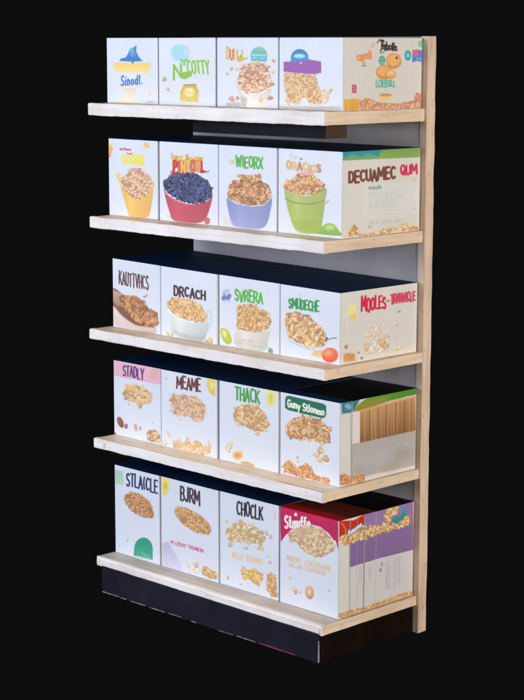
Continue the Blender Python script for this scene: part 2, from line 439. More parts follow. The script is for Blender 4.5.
        s.pieces = [(k, s.names[lab]) for k, (lab, n) in enumerate(names)]
        idx = np.arange(W.shape[0] * W.shape[1]).reshape(W.shape[:2])
        for k, name in s.pieces:
            r, c = np.where(q == k)
            if len(r) < 4: continue
            F = np.stack([idx[r, c], idx[r + 1, c], idx[r + 1, c + 1], idx[r, c + 1]], 1)
            used, inv = np.unique(F.ravel(), return_inverse=True)
            co = W.reshape(-1, 3)[used]; cc = s.C.reshape(-1, 3)[used]
            me = bpy.data.meshes.new(name)
            me.vertices.add(len(used)); me.vertices.foreach_set('co', co.astype(np.float32).ravel())
            me.loops.add(len(inv)); me.loops.foreach_set('vertex_index', inv.astype(np.int32))
            me.polygons.add(len(F)); me.polygons.foreach_set('loop_start', np.arange(0, len(inv), 4, dtype=np.int32))
            me.polygons.foreach_set('loop_total', np.full(len(F), 4, dtype=np.int32))
            me.update(calc_edges=True)
            at = me.color_attributes.new('ink', 'FLOAT_COLOR', 'POINT')
            at.data.foreach_set('color', np.concatenate([cc, np.ones((len(cc), 1))], 1).astype(np.float32).ravel())
            me.materials.append(M_PRINT)
            link(bpy.data.objects.new(name, me), parent)

# ------------------------------------------------------------------ palettes
OAT = [(222, 182, 140), (205, 160, 118), (236, 202, 160), (190, 142, 100), (228, 190, 138)]
GOLD = [(226, 178, 120), (206, 150, 92), (240, 204, 150), (186, 132, 80)]
BROWN = [(168, 112, 76), (190, 132, 92), (142, 90, 62), (206, 154, 112)]
PINKOAT = [(224, 176, 156), (208, 154, 132), (236, 200, 178), (190, 136, 112), (226, 190, 150)]
CRISP = [(204, 152, 92), (226, 180, 120), (182, 124, 70), (236, 200, 140)]

# ------------------------------------------------------------------ front artwork, sheet by sheet
def f00(s):
    s.poly([(125, 285), (445, 285), (445, 360), (408, 362), (400, 400), (380, 372), (140, 372), (140, 335), (112, 330)], (238, 204, 116), 'printed_band', color2=(244, 214, 146), wob=3)
    s.poly([(172, 272), (185, 248), (225, 240), (250, 205), (262, 165), (300, 150), (325, 130), (322, 190), (345, 235), (378, 272), (300, 278), (290, 308), (278, 278)], (70, 146, 214), 'hat_emblem', color2=(60, 120, 200), wob=2)
    s.ell(290, 205, 26, 26, (110, 150, 226), 'hat_emblem', soft=14); s.ell(280, 175, 20, 14, (110, 206, 226), 'hat_emblem', soft=14, op=.8)
    s.text('Sinodl.', 185, 405, 375, 400, 85, 75, (66, 116, 196), w=12, jit=.03, gap=.26, slant=.06)
    s.line([(185, 485), (235, 482)], 5, (66, 116, 196), 'title_lettering')
    s.scribble(325, 492, 352, 490, 10, (120, 130, 170))
    s.poly([(190, 515), (320, 510), (325, 540), (265, 600), (350, 630), (350, 642), (150, 642), (185, 620), (265, 548), (200, 540)], (232, 196, 170), 'cereal_picture', color2=(246, 226, 190), op=.85, soft=14, wob=4)
    s.poly([(430, 560), (448, 520), (452, 582), (424, 586)], (232, 206, 176), 'cereal_picture', soft=8)
    s.poly([(400, 640), (440, 622), (480, 634), (480, 646), (400, 646)], (140, 120, 110), 'cereal_picture', op=.4, soft=20)
def f01(s):
    s.ell(205, 185, 78, 72, (158, 212, 236), 'badge', soft=16, wob=3)
    s.ell(262, 180, 30, 50, (196, 206, 240), 'badge', soft=16, op=.7)
    g = (134, 192, 66)
    s.text('Y', 215, 240, 262, 232, 45, 45, g, w=14)
    s.text('N', 150, 285, 215, 275, 120, 105, g, w=18, jit=.02)
    s.poly([(215, 345), (300, 330), (305, 372), (240, 402), (220, 395)], g, 'title_lettering', wob=3)
    s.text('COTTY', 270, 250, 450, 245, 100, 108, (140, 194, 72), w=17, jit=.05, gap=.16, slant=-.1)
    s.poly([(205, 580), (205, 500), (235, 445), (335, 440), (360, 500), (358, 590)], (200, 176, 66), 'honey_jar_picture', color2=(214, 196, 110), wob=3)
    s.ell(280, 505, 44, 36, (240, 226, 176), 'honey_jar_picture', soft=16)
    s.text('Nus', 245, 485, 320, 485, 38, 38, (222, 196, 130), 'honey_jar_picture', w=7)
    s.line([(240, 447), (335, 445)], 9, (156, 132, 50), 'honey_jar_picture')
    s.strew([(78, 392, 1.2), (102, 482, 1.1), (68, 405), (145, 400, .5)], 16, [(206, 190, 150), (186, 170, 130)])
    s.ell(345, 390, 22, 26, (206, 210, 246), 'badge', soft=16, op=.5)
def f02(s):
    s.poly([(90, 565), (190, 560), (230, 600), (90, 602)], (170, 150, 130), 'bowl_picture', op=.55, soft=14)
    s.bowl([(188, 455), (262, 500), (440, 450), (420, 590), (395, 602), (250, 606), (205, 590)], (206, 202, 200), 'bowl_picture', color2=(232, 230, 232))
    s.line([(190, 458), (230, 486), (300, 500), (380, 485), (440, 448)], 7, (242, 240, 246), 'bowl_picture')
    s.poly([(205, 510), (262, 530), (250, 602), (205, 590)], (168, 164, 168), 'bowl_picture', op=.7, soft=18)
    s.text('DUI', 95, 138, 160, 150, 85, 85, [(222, 168, 60), (196, 120, 80)], w=13, gap=.12)
    s.text('lL', 168, 160, 262, 150, 74, 72, [(214, 160, 60), (200, 176, 60)], w=12)
    s.poly([(180, 215), (205, 190), (225, 205), (222, 240), (195, 252), (180, 240)], (160, 186, 70), 'title_lettering', color2=(214, 190, 70))
    s.poly(arc(350, 195, 66, 68, 180, 360, 16) + [(412, 245), (285, 238)], (130, 196, 168), 'badge', color2=(84, 176, 216))
    s.scribble(300, 160, 395, 165, 14, (90, 160, 150), 'badge'); s.line([(296, 192), (405, 196)], 6, (200, 236, 226), 'badge'); s.scribble(300, 208, 400, 214, 12, (230, 244, 250), 'badge')
    s.pile([(185, 445), (185, 380), (205, 300), (255, 262), (330, 250), (395, 270), (430, 320), (448, 390), (440, 445), (370, 478), (300, 490), (240, 478)], 30, PINKOAT, (176, 116, 90), dens=1.5)
    s.strew([(135, 300), (100, 340), (178, 300), (222, 275), (465, 238, 1.1), (462, 325), (428, 285), (380, 270), (455, 420, 1.3), (135, 535, 1.6), (180, 530, 1), (365, 540, 1.5), (395, 530, 1), (440, 530, 1.6)], 15, PINKOAT)
def f03(s):
    s.poly([(66, 232), (120, 228), (120, 222), (250, 214), (345, 230), (345, 312), (300, 326), (200, 318), (66, 305)], (152, 88, 178), 'printed_band', wob=2)
    s.poly(arc(185, 205, 66, 68, 180, 360, 14) + [(255, 222), (118, 232)], (34, 140, 168), 'badge', color2=(70, 140, 224))
    s.ell(184, 190, 42, 16, (156, 206, 250), 'badge', soft=10); s.scribble(150, 178, 220, 180, 15, (240, 248, 255), 'badge')
    s.ell(195, 240, 7, 7, (226, 190, 236), 'printed_band')
    s.pile([(72, 312), (180, 318), (300, 330), (325, 410), (350, 470), (345, 545), (280, 545), (262, 540), (225, 495), (195, 492), (180, 545), (110, 530), (72, 420)], 17, OAT, (184, 138, 96), dens=1.5, kind='flake')
    s.strew([(365, 445, .8), (380, 490, 1.6), (400, 460, 1), (372, 520, 1.5), (418, 440, .7), (95, 512, 1.3), (105, 535), (372, 240, .3)], 17, OAT)
    s.poly([(40, 562), (490, 560), (490, 590), (40, 590)], (172, 160, 140), 'printed_band', op=.6, soft=16)
def f10(s):
    s.poly([(80, 322), (130, 315), (150, 470), (105, 360)], (236, 206, 130), 'bowl_picture', color2=(222, 182, 90))
    s.bowl([(135, 440), (160, 420), (385, 430), (396, 400), (385, 540), (345, 672), (215, 664), (195, 640), (150, 500)], (226, 192, 104), 'bowl_picture', color2=(216, 174, 100))
    s.poly([(340, 330), (370, 345), (396, 400), (385, 450), (360, 470)], (222, 184, 106), 'bowl_picture')
    s.pile([(135, 425), (140, 360), (190, 320), (200, 290), (270, 282), (325, 310), (370, 350), (385, 420), (355, 480), (300, 525), (240, 520), (185, 480)], 21, PINKOAT, (180, 124, 96), dens=1.6)
    s.text('aut Bunon', 125, 120, 215, 125, 18, 18, (196, 70, 96), 'small_print', w=5)
    s.text('nan', 182, 158, 232, 160, 16, 16, (186, 70, 96), 'small_print', w=5); s.scribble(240, 170, 315, 172, 12, (226, 206, 60))
    s.text('SOOOR', 150, 182, 318, 190, 60, 70, (238, 222, 70), w=15, jit=.1, outline=(214, 206, 120), ow=2)
    s.poly([(38, 95), (62, 92), (72, 130), (60, 160), (52, 205), (38, 190)], (244, 190, 110), 'fruit_picture', color2=(238, 150, 90), wob=3)
    s.ell(337, 100, 24, 22, (240, 192, 120), 'fruit_picture', rot=30, wob=3); s.ell(352, 116, 8, 6, (200, 180, 110), 'fruit_picture')
def f11(s):
    s.bowl([(58, 410), (100, 460), (240, 520), (380, 495), (415, 440), (398, 540), (335, 650), (140, 640), (95, 560)], (196, 78, 108), 'bowl_picture', color2=(180, 84, 98))
    s.line([(60, 430), (130, 490), (240, 522), (370, 500), (412, 440)], 5, (234, 130, 146), 'bowl_picture')
    s.pile([(60, 400), (70, 345), (115, 305), (180, 285), (300, 300), (370, 345), (412, 410), (405, 460), (360, 500), (280, 515), (190, 500), (90, 440)], 24, [(66, 76, 118), (52, 58, 96), (82, 92, 136), (58, 66, 110)], (28, 30, 56), 'berry_picture', kind='berry', dens=1.5, back=1)
    s.text('hunn Boonur', 115, 148, 350, 170, 45, 42, [(222, 170, 50), (214, 140, 40), (206, 186, 60), (226, 190, 80)], w=9)
    s.text('PINTOUL', 130, 205, 355, 210, 78, 76, [(204, 70, 60), (214, 110, 60), (236, 190, 90), (236, 196, 100), (214, 120, 60), (230, 170, 80), (200, 60, 60)], w=12, gap=.2, outline=(196, 62, 62), ow=4)
    s.line([(135, 275), (110, 285), (120, 300), (150, 290)], 9, (196, 60, 70), 'title_lettering'); s.line([(340, 270), (370, 288), (386, 280)], 9, (190, 70, 90), 'title_lettering')
    s.ell(375, 640, 22, 26, (196, 110, 100), 'fruit_picture'); s.ell(95, 605, 14, 22, (190, 210, 190), 'fruit_picture', op=.7)
def f12(s):
    s.bowl([(82, 440), (150, 480), (240, 500), (340, 495), (405, 440), (398, 530), (345, 655), (150, 645), (110, 600)], (136, 146, 206), 'bowl_picture', color2=(144, 154, 206))
    s.poly([(60, 560), (110, 600), (140, 645), (60, 640)], (206, 200, 196), 'bowl_picture', op=.5, soft=22)
    s.pile([(86, 430), (100, 360), (150, 320), (230, 305), (330, 325), (385, 365), (402, 430), (350, 485), (250, 498), (150, 470)], 27, BROWN + GOLD[:1], (130, 84, 60), kind='ring', dens=1.9)
    s.pile([(150, 285), (180, 275), (280, 285), (320, 272), (335, 300), (300, 325), (210, 325)], 22, GOLD, (170, 120, 80), dens=1.5)
    s.line([(86, 440), (150, 482), (250, 502), (345, 495), (405, 440)], 6, (196, 200, 240), 'bowl_picture')
    s.line([(360, 340), (392, 375), (400, 410)], 7, (110, 96, 130), 'bowl_picture')
    s.text('WIEORX', 150, 145, 340, 152, 74, 82, (84, 176, 66), w=17, gap=.16, jit=.08)
    s.text('cn', 100, 150, 135, 160, 48, 40, [(216, 196, 130), (190, 196, 140)], w=8)
def f13(s):
    s.bowl([(66, 320), (90, 345), (180, 378), (260, 380), (358, 330), (352, 420), (330, 580), (300, 645), (160, 632), (110, 540), (80, 430)], (172, 184, 112), 'bowl_picture', color2=(160, 178, 88))
    s.line([(72, 400), (120, 428), (200, 442), (280, 438), (352, 415)], 6, (110, 150, 66), 'bowl_picture')
    s.line([(348, 440), (366, 432), (376, 412)], 6, (120, 160, 80), 'bowl_picture')
    s.poly([(120, 560), (300, 560), (290, 640), (165, 632)], (146, 172, 78), 'bowl_picture', op=.6, soft=30)
    s.pile([(68, 315), (80, 285), (140, 265), (160, 225), (235, 215), (270, 235), (300, 275), (355, 305), (340, 345), (260, 378), (180, 376), (100, 350)], 26, [(206, 142, 98), (224, 168, 124), (184, 118, 80), (226, 180, 120)], (160, 98, 66), kind='flake', dens=1.5)
    s.ell(230, 222, 70, 16, (240, 200, 214), 'cereal_picture', op=.5, soft=16)
    s.bowl([(300, 640), (325, 600), (365, 575), (410, 580), (445, 620), (462, 662), (300, 650)], (146, 188, 90), 'fruit_picture', color2=(122, 168, 74)); s.ell(385, 605, 30, 16, (186, 222, 130), 'fruit_picture', soft=20, op=.7)
    s.text('Tin', 105, 92, 160, 96, 34, 34, (176, 186, 200), 'small_print', w=6, op=.7)
    s.text('ORACKIS', 85, 140, 320, 178, 52, 46, [(216, 176, 110), (226, 196, 110), (190, 140, 110), (220, 190, 120)], w=12, jit=.12, outline=(170, 130, 110), ow=1.5)
    s.ell(185, 128, 9, 8, (170, 120, 110), 'small_print')
def f20(s):
    s.bowl([(48, 305), (110, 330), (180, 440), (300, 560), (385, 605), (378, 650), (280, 640), (120, 560), (50, 450)], (150, 104, 86), 'spoon_picture', color2=(116, 78, 66))
    s.bowl([(50, 440), (130, 520), (240, 590), (385, 612), (375, 650), (120, 608), (60, 570)], (226, 214, 214), 'spoon_picture', soft=14, color2=(196, 182, 186))
    s.poly([(48, 310), (120, 340), (130, 430), (90, 440), (50, 400)], (196, 166, 150), 'spoon_picture', soft=16, color2=(166, 130, 110))
    s.pile([(118, 350), (165, 355), (240, 365), (290, 395), (350, 470), (410, 500), (412, 590), (330, 600), (230, 550), (150, 470), (115, 400)], 26, BROWN, (120, 78, 54), kind='ring', dens=1.8)
    s.line([(235, 285), (240, 330), (270, 360)], 10, (214, 214, 232), 'spoon_picture'); s.poly([(290, 362), (335, 345), (320, 368), (300, 372)], (160, 150, 150), 'spoon_picture')
    s.text('KAUTTVHCS', 102, 168, 335, 205, 100, 104, [(92, 60, 72), (110, 66, 62), (100, 56, 60)], w=13, gap=.2, jit=.07)
def f21(s):
    s.bowl([(85, 380), (140, 430), (250, 480), (390, 490), (405, 500), (395, 560), (350, 640), (170, 600), (120, 540), (95, 450)], (220, 228, 238), 'bowl_picture', color2=(176, 190, 196))
    s.line([(392, 470), (400, 402), (418, 395), (425, 430), (420, 500), (400, 560)], 8, (190, 200, 216), 'bowl_picture')
    s.line([(88, 400), (150, 445), (250, 488), (390, 492)], 5, (246, 248, 252), 'bowl_picture')
    s.poly([(110, 540), (170, 604), (350, 645), (385, 590), (300, 600), (180, 570)], (150, 164, 168), 'bowl_picture', op=.5, soft=26)
    s.pile([(85, 370), (90, 330), (130, 300), (200, 310), (280, 320), (350, 370), (388, 440), (385, 485), (300, 485), (200, 460), (120, 415)], 24, [(222, 172, 128), (240, 204, 160), (200, 148, 104), (230, 190, 110)], (190, 134, 96), kind='flake', dens=1.6)
    s.ell(230, 300, 80, 14, (230, 190, 186), 'cereal_picture', op=.5, soft=14)
    s.text('DRCACH', 135, 205, 378, 252, 76, 62, (82, 60, 72), w=17, gap=.2, jit=.08)
    s.strew([(85, 580, 1.1), (118, 585, 1), (415, 632, 1.6), (385, 640, 1), (118, 302, .6)], 16, [(206, 180, 130), (196, 160, 130)])
def f22(s):
    s.bowl([(165, 480), (240, 492), (400, 490), (418, 485), (400, 560), (368, 640), (158, 600)], (214, 208, 210), 'bowl_picture', color2=(188, 190, 192))
    s.scribble(180, 548, 285, 562, 16, (150, 150, 156), 'bowl_picture'); s.line([(168, 575), (360, 610)], 10, (170, 172, 176), 'bowl_picture', op=.4)
    s.pile([(168, 470), (170, 300), (250, 290), (315, 295), (320, 330), (365, 328), (410, 365), (425, 420), (405, 470), (320, 498), (230, 488)], 19, GOLD + OAT[:2], (180, 128, 80), kind='flake', dens=1.6)
    s.text('SVRERA', 152, 178, 358, 205, 84, 80, (86, 180, 70), w=19, gap=.18, jit=.09)
    s.ell(85, 225, 36, 46, (176, 184, 226), 'badge', op=.5, soft=12); s.scribble(55, 185, 110, 180, 16, (110, 120, 196), 'badge')
    s.text('dup', 52, 215, 120, 200, 42, 42, (96, 104, 186), 'badge', w=9); s.scribble(60, 262, 118, 262, 14, (110, 120, 196), 'badge')
    s.bowl([(40, 475), (60, 465), (95, 480), (122, 530), (125, 575), (95, 590), (60, 560), (40, 500)], (196, 202, 90), 'fruit_picture', color2=(170, 186, 70)); s.ell(72, 510, 12, 26, (226, 226, 130), 'fruit_picture', rot=-20, soft=14)
    s.poly([(400, 640), (405, 612), (425, 620), (438, 640), (432, 658), (400, 650)], (110, 160, 120), 'fruit_picture', wob=2)
def f23(s):
    s.bowl([(95, 480), (150, 510), (300, 560), (350, 555), (340, 575), (210, 555), (110, 505)], (196, 202, 216), 'spoon_picture')
    s.line([(370, 495), (405, 480), (438, 478)], 12, (150, 158, 176), 'spoon_picture'); s.line([(375, 470), (438, 462)], 7, (226, 230, 240), 'spoon_picture')
    s.line([(360, 488), (375, 480)], 14, (90, 96, 110), 'spoon_picture')
    s.pile([(68, 345), (100, 300), (150, 300), (200, 310), (245, 312), (270, 350), (330, 400), (365, 460), (372, 510), (330, 545), (250, 530), (160, 510), (95, 460)], 27, [(226, 186, 134), (206, 160, 110), (236, 204, 158), (182, 132, 90)], (164, 114, 78), kind='flake', dens=1.7)
    s.scribble(155, 160, 222, 172, 15, (176, 180, 196)); s.scribble(150, 570, 205, 575, 8, (180, 190, 220), op=.5)
    s.text('SMUDECHE', 102, 195, 316, 218, 66, 74, (56, 150, 90), w=13, gap=.16, jit=.07, outline=(90, 180, 110), ow=1)
    s.poly([(262, 600), (280, 570), (380, 575), (400, 625), (300, 612)], (216, 176, 130), 'fruit_picture', color2=(226, 196, 150), soft=10)
    s.ell(395, 600, 58, 54, (232, 118, 84), 'fruit_picture', color2=(214, 90, 66)); s.ell(380, 585, 30, 22, (240, 156, 120), 'fruit_picture', soft=24, op=.8)
def f30(s):
    s.poly([(46, 48), (410, 118), (410, 240), (46, 168)], (226, 176, 206), 'printed_band')
    s.ell(352, 160, 28, 46, (214, 176, 170), 'printed_band', soft=16, op=.9)
    s.text('STADLY', 125, 92, 278, 122, 76, 78, (104, 68, 134), w=15, gap=.16, jit=.05)
    s.pile([(130, 290), (145, 240), (200, 240), (260, 250), (320, 285), (345, 330), (325, 375), (265, 385), (250, 415), (215, 365), (135, 350)], 24, OAT + [(232, 200, 140)], (214, 176, 130), kind='flake', dens=1.3, back=.6)
    s.strew([(168, 382, .4), (345, 518, .5), (130, 300, .8), (335, 300, .7)], 16, OAT)
    s.ell(106, 514, 22, 44, (164, 112, 92), 'almond_picture', rot=-22, color2=(130, 80, 66)); s.ell(148, 544, 14, 20, (150, 120, 130), 'almond_picture')
    s.ell(219, 553, 14, 30, (206, 166, 156), 'almond_picture', rot=-12); s.ell(252, 560, 7, 16, (186, 130, 120), 'almond_picture'); s.ell(66, 598, 12, 9, (170, 130, 110), 'almond_picture')
    s.pile([(300, 595), (320, 570), (380, 580), (400, 620), (395, 668), (320, 650), (302, 630)], 22, [(206, 160, 120), (186, 136, 96), (220, 190, 150)], (176, 130, 96), dens=1.5)
    s.scribble(190, 475, 290, 488, 9, (200, 206, 226), op=.6); s.scribble(150, 435, 300, 450, 9, (206, 212, 230), op=.5)
def f31(s):
    s.text('MEAME', 142, 104, 312, 130, 82, 88, (110, 66, 62), w=17, gap=.18, jit=.06)
    s.poly([(358, 122), (418, 136), (418, 248), (400, 245), (370, 215), (355, 170)], (232, 206, 110), 'badge', color2=(222, 190, 90)); s.ell(395, 175, 12, 22, (240, 220, 150), 'badge', soft=12)
    s.pile([(90, 255), (120, 235), (200, 240), (290, 255), (325, 290), (348, 330), (345, 385), (320, 425), (280, 425), (240, 395), (180, 375), (115, 375), (110, 320)], 21, PINKOAT + OAT[:2], (214, 166, 134), dens=1.4, back=.6)
    s.strew([(355, 360, .5), (170, 408, .7), (335, 315, .9), (100, 345, .8), (65, 122, .6)], 14, PINKOAT)
    s.pile([(108, 575), (150, 545), (190, 570), (215, 540), (240, 545), (248, 590), (270, 560), (300, 570), (320, 600), (350, 590), (375, 548), (392, 600), (375, 655), (310, 660), (200, 622), (115, 600)], 27, [(226, 186, 144), (206, 160, 116), (232, 204, 166), (214, 174, 110)], (222, 190, 156), 'scattered_cereal', dens=1.1, back=.5)
    s.strew([(75, 498, 1), (90, 525, .8), (55, 570, 1.3)], 16, [(206, 206, 206), (216, 206, 166)])
    s.scribble(150, 432, 290, 462, 8, (206, 212, 232), op=.6)
def f32(s):
    s.text('THACK', 142, 104, 302, 128, 82, 84, (76, 158, 74), w=17, gap=.18, jit=.07)
    s.poly([(342, 115), (412, 128), (412, 200), (395, 235), (360, 235), (345, 180)], (232, 226, 160), 'badge', color2=(226, 216, 130)); s.ell(378, 180, 14, 34, (206, 206, 110), 'badge', soft=14)
    s.pile([(125, 290), (150, 235), (225, 220), (300, 240), (345, 290), (370, 360), (345, 400), (280, 395), (200, 360), (145, 345)], 34, [(226, 184, 132), (210, 162, 110), (238, 204, 156), (196, 146, 100)], (206, 160, 116), kind='strand', dens=2.6, back=.9)
    s.strew([(290, 415, 1), (160, 350, .9), (350, 330, 1)], 16, GOLD)
    s.scribble(135, 435, 320, 488, 14, (222, 214, 190), op=.6)
    s.strew([(98, 500, 1.5), (95, 520, 1.2), (118, 475, .7)], 16, [(226, 200, 170)])
    s.ell(158, 555, 36, 30, (226, 184, 126), 'scattered_cereal', wob=3); s.ell(158, 556, 20, 15, (206, 154, 96), 'scattered_cereal', soft=10)
    s.poly([(170, 595), (225, 595), (270, 618), (272, 635), (190, 618)], (206, 166, 130), 'scattered_cereal', wob=2)
def f33(s):
    s.poly([(66, 120), (72, 98), (90, 94), (310, 145), (328, 160), (328, 215), (315, 236), (295, 236), (85, 186), (66, 170)], (32, 112, 88), 'badge')
    s.text('Guny Stlonmo', 82, 118, 315, 178, 46, 42, (228, 240, 236), 'title_lettering', w=8, gap=.2, jit=.05)
    s.pile([(70, 330), (78, 280), (120, 235), (200, 225), (290, 245), (345, 300), (355, 360), (345, 385), (300, 400), (240, 370), (160, 375), (95, 355)], 38, [(206, 154, 106), (222, 176, 128), (186, 132, 90), (232, 192, 146)], (170, 120, 84), kind='strand', dens=2.8, back=.95)
    s.strew([(300, 395, 1), (330, 385, 1), (288, 440, 1.6), (262, 470, 1.5), (285, 500, 1.5), (325, 492, 1.6), (300, 445, 1.2), (146, 485, .7), (148, 512, .7)], 15, [(226, 190, 140), (206, 166, 120)])
    s.pile([(58, 530), (90, 498), (130, 550), (160, 545), (200, 525), (235, 545), (245, 580), (280, 610), (330, 612), (345, 640), (325, 652), (260, 630), (160, 605), (60, 575)], 22, [(206, 146, 96), (186, 124, 76), (222, 170, 116)], (190, 136, 92), 'scattered_cereal', dens=1.6)
def f40(s):
    s.poly([(46, 66), (98, 80), (102, 168), (46, 158)], (176, 206, 196), 'badge'); s.scribble(60, 85, 92, 92, 14, (90, 150, 130), 'badge')
    s.text('STLA(CLE', 120, 88, 318, 142, 80, 76, (46, 56, 112), w=16, gap=.18, jit=.05)
    s.poly([(100, 275), (120, 290), (200, 365), (290, 385), (298, 372), (200, 340)], (190, 196, 210), 'bowl_picture', op=.8)
    s.pile([(106, 265), (115, 225), (150, 210), (220, 235), (270, 280), (295, 345), (285, 375), (230, 370), (150, 325)], 17, [(196, 142, 96), (212, 162, 116), (172, 116, 74)], (150, 100, 66), dens=1.7)
    s.poly(arc(228, 570, 60, 72, 180, 360, 16) + [(288, 640), (165, 612)], (44, 156, 130), 'badge', color2=(60, 166, 140)); s.scribble(185, 580, 270, 605, 14, (150, 216, 196), 'badge'); s.line([(185, 612), (270, 628)], 12, (126, 200, 180), 'badge', op=.5)
    s.ell(85, 520, 60, 80, (200, 222, 246), 'small_print', op=.6, soft=50)
    s.scribble(110, 410, 200, 430, 8, (222, 222, 210), op=.6); s.strew([(125, 520, .4), (128, 508, .3), (75, 548, .3)], 14, [(140, 160, 170)])
def f41(s):
    s.poly([(32, 45), (76, 58), (76, 120), (60, 155), (36, 160), (30, 100)], (236, 216, 130), 'badge', color2=(226, 206, 140)); s.ell(52, 100, 12, 22, (216, 190, 90), 'badge', soft=10)
    s.text('BJRM', 142, 108, 254, 134, 76, 78, (76, 62, 76), w=17, gap=.16, jit=.06)
    s.ell(215, 302, 122, 52, (206, 176, 150), 'bowl_picture', rot=31)
    s.pile([(110, 250), (120, 222), (170, 225), (240, 265), (300, 315), (322, 365), (300, 382), (230, 365), (160, 320)], 15, [(206, 156, 106), (222, 180, 130), (182, 130, 86)], (166, 118, 80), dens=1.7)
    s.text('M LESSY TRUNEIN', 85, 415, 275, 468, 17, 19, (206, 86, 120), 'small_print', w=4.5, gap=.3)
    s.poly([(38, 430), (70, 425), (110, 490), (150, 560), (150, 600), (30, 560), (30, 500)], (190, 184, 230), 'printed_band', color2=(206, 206, 240), soft=14)
    s.strew([(225, 540, 1), (185, 555, 1.1), (215, 572, 1.2), (240, 590, 1.3), (200, 590, .9), (235, 560, 1)], 16, [(206, 206, 212), (186, 180, 180), (222, 214, 200)])
    s.pile([(275, 560), (300, 572), (325, 590), (355, 600), (358, 640), (320, 635), (265, 612)], 20, [(226, 184, 130), (206, 160, 100)], (206, 160, 110), 'scattered_cereal', dens=1.5)
def f42(s):
    s.text('CHOCLK', 128, 102, 278, 142, 76, 76, (58, 50, 62), w=16, gap=.18, jit=.06)
    s.pile([(65, 285), (90, 240), (150, 220), (220, 245), (270, 280), (290, 320), (270, 350), (200, 345), (130, 335), (80, 330)], 21, [(206, 186, 156), (226, 196, 150), (190, 164, 130), (232, 216, 190), (210, 166, 110)], (196, 172, 144), dens=1.4, back=.8)
    s.strew([(300, 288, 1.2), (325, 310, .9), (262, 370, 1.3), (275, 378, 1), (90, 352, 1.2), (68, 222, .7), (310, 425, .4), (320, 455, .7), (75, 543, .8), (150, 580, .6), (180, 375, .9)], 14, [(206, 180, 150), (176, 170, 180), (222, 190, 140)])
    s.text('MILLET', 100, 394, 164, 410, 32, 32, (222, 196, 150), 'small_print', w=4.5, gap=.5); s.text('DEHUMUR', 184, 414, 278, 438, 32, 30, (222, 196, 150), 'small_print', w=4.5, gap=.5)
    s.pile([(150, 500), (165, 480), (185, 500), (220, 495), (260, 510), (285, 540), (262, 555), (255, 590), (225, 575), (200, 550), (165, 545)], 20, [(230, 180, 96), (240, 200, 130), (214, 160, 90)], (226, 180, 110), 'scattered_cereal', dens=1.6)
    s.pile([(305, 530), (325, 515), (345, 530), (360, 560), (358, 650), (335, 650), (310, 620), (300, 570)], 20, [(216, 160, 110), (232, 190, 130), (196, 140, 90)], (206, 160, 116), 'scattered_cereal', dens=1.5)
    s.poly([(343, 170), (355, 172), (355, 215), (346, 212)], (236, 186, 206), 'small_print')
def f43(s):
    m = (204, 36, 96)
    s.poly([(40, 40), (365, 130), (365, 250), (340, 240), (310, 200), (262, 165), (210, 152), (150, 158), (100, 185), (70, 215), (45, 250)], m, 'printed_band', color2=(196, 34, 92))
    s.poly([(350, 195), (365, 180), (365, 300), (352, 250)], (196, 40, 90), 'printed_band')
    s.text('Stauffe', 68, 108, 208, 118, 66, 50, (240, 232, 244), w=11, gap=.2, jit=.05, outline=(150, 40, 100), ow=1)
    s.ell(128, 98, 8, 9, (240, 232, 244), 'title_lettering')
    s.pile([(92, 205), (150, 165), (220, 160), (290, 190), (335, 245), (342, 285), (300, 325), (240, 335), (180, 305), (130, 250), (95, 240)], 21, [(222, 192, 160), (206, 172, 138), (232, 206, 176), (190, 152, 116)], (206, 172, 138), dens=1.5, back=.95)
    s.ell(175, 200, 70, 28, (206, 176, 150), 'cereal_picture', op=.55, soft=26, rot=-5)
    s.text('INNERT', 75, 322, 158, 345, 26, 26, (220, 190, 146), 'small_print', w=5, gap=.35); s.text('CREODARE', 180, 350, 325, 385, 28, 28, (220, 190, 146), 'small_print', w=5, gap=.3)
    s.text('MILLAR CEIMERDUE', 92, 365, 295, 415, 20, 20, (216, 180, 160), 'small_print', w=4, gap=.35); s.scribble(170, 432, 225, 445, 7, (210, 206, 220), op=.6)
    s.ell(205, 530, 24, 38, (212, 176, 142), 'scattered_cereal', rot=-10, color2=(186, 144, 110)); s.ell(203, 525, 12, 20, (226, 196, 160), 'scattered_cereal', soft=12)
    s.strew([(122, 512, 1.3), (128, 530, .8), (152, 525, .8), (98, 448, .7), (312, 518, .5)], 13, [(222, 196, 170), (196, 156, 130)])
    s.scribble(165, 580, 215, 590, 7, (190, 200, 220), op=.6)

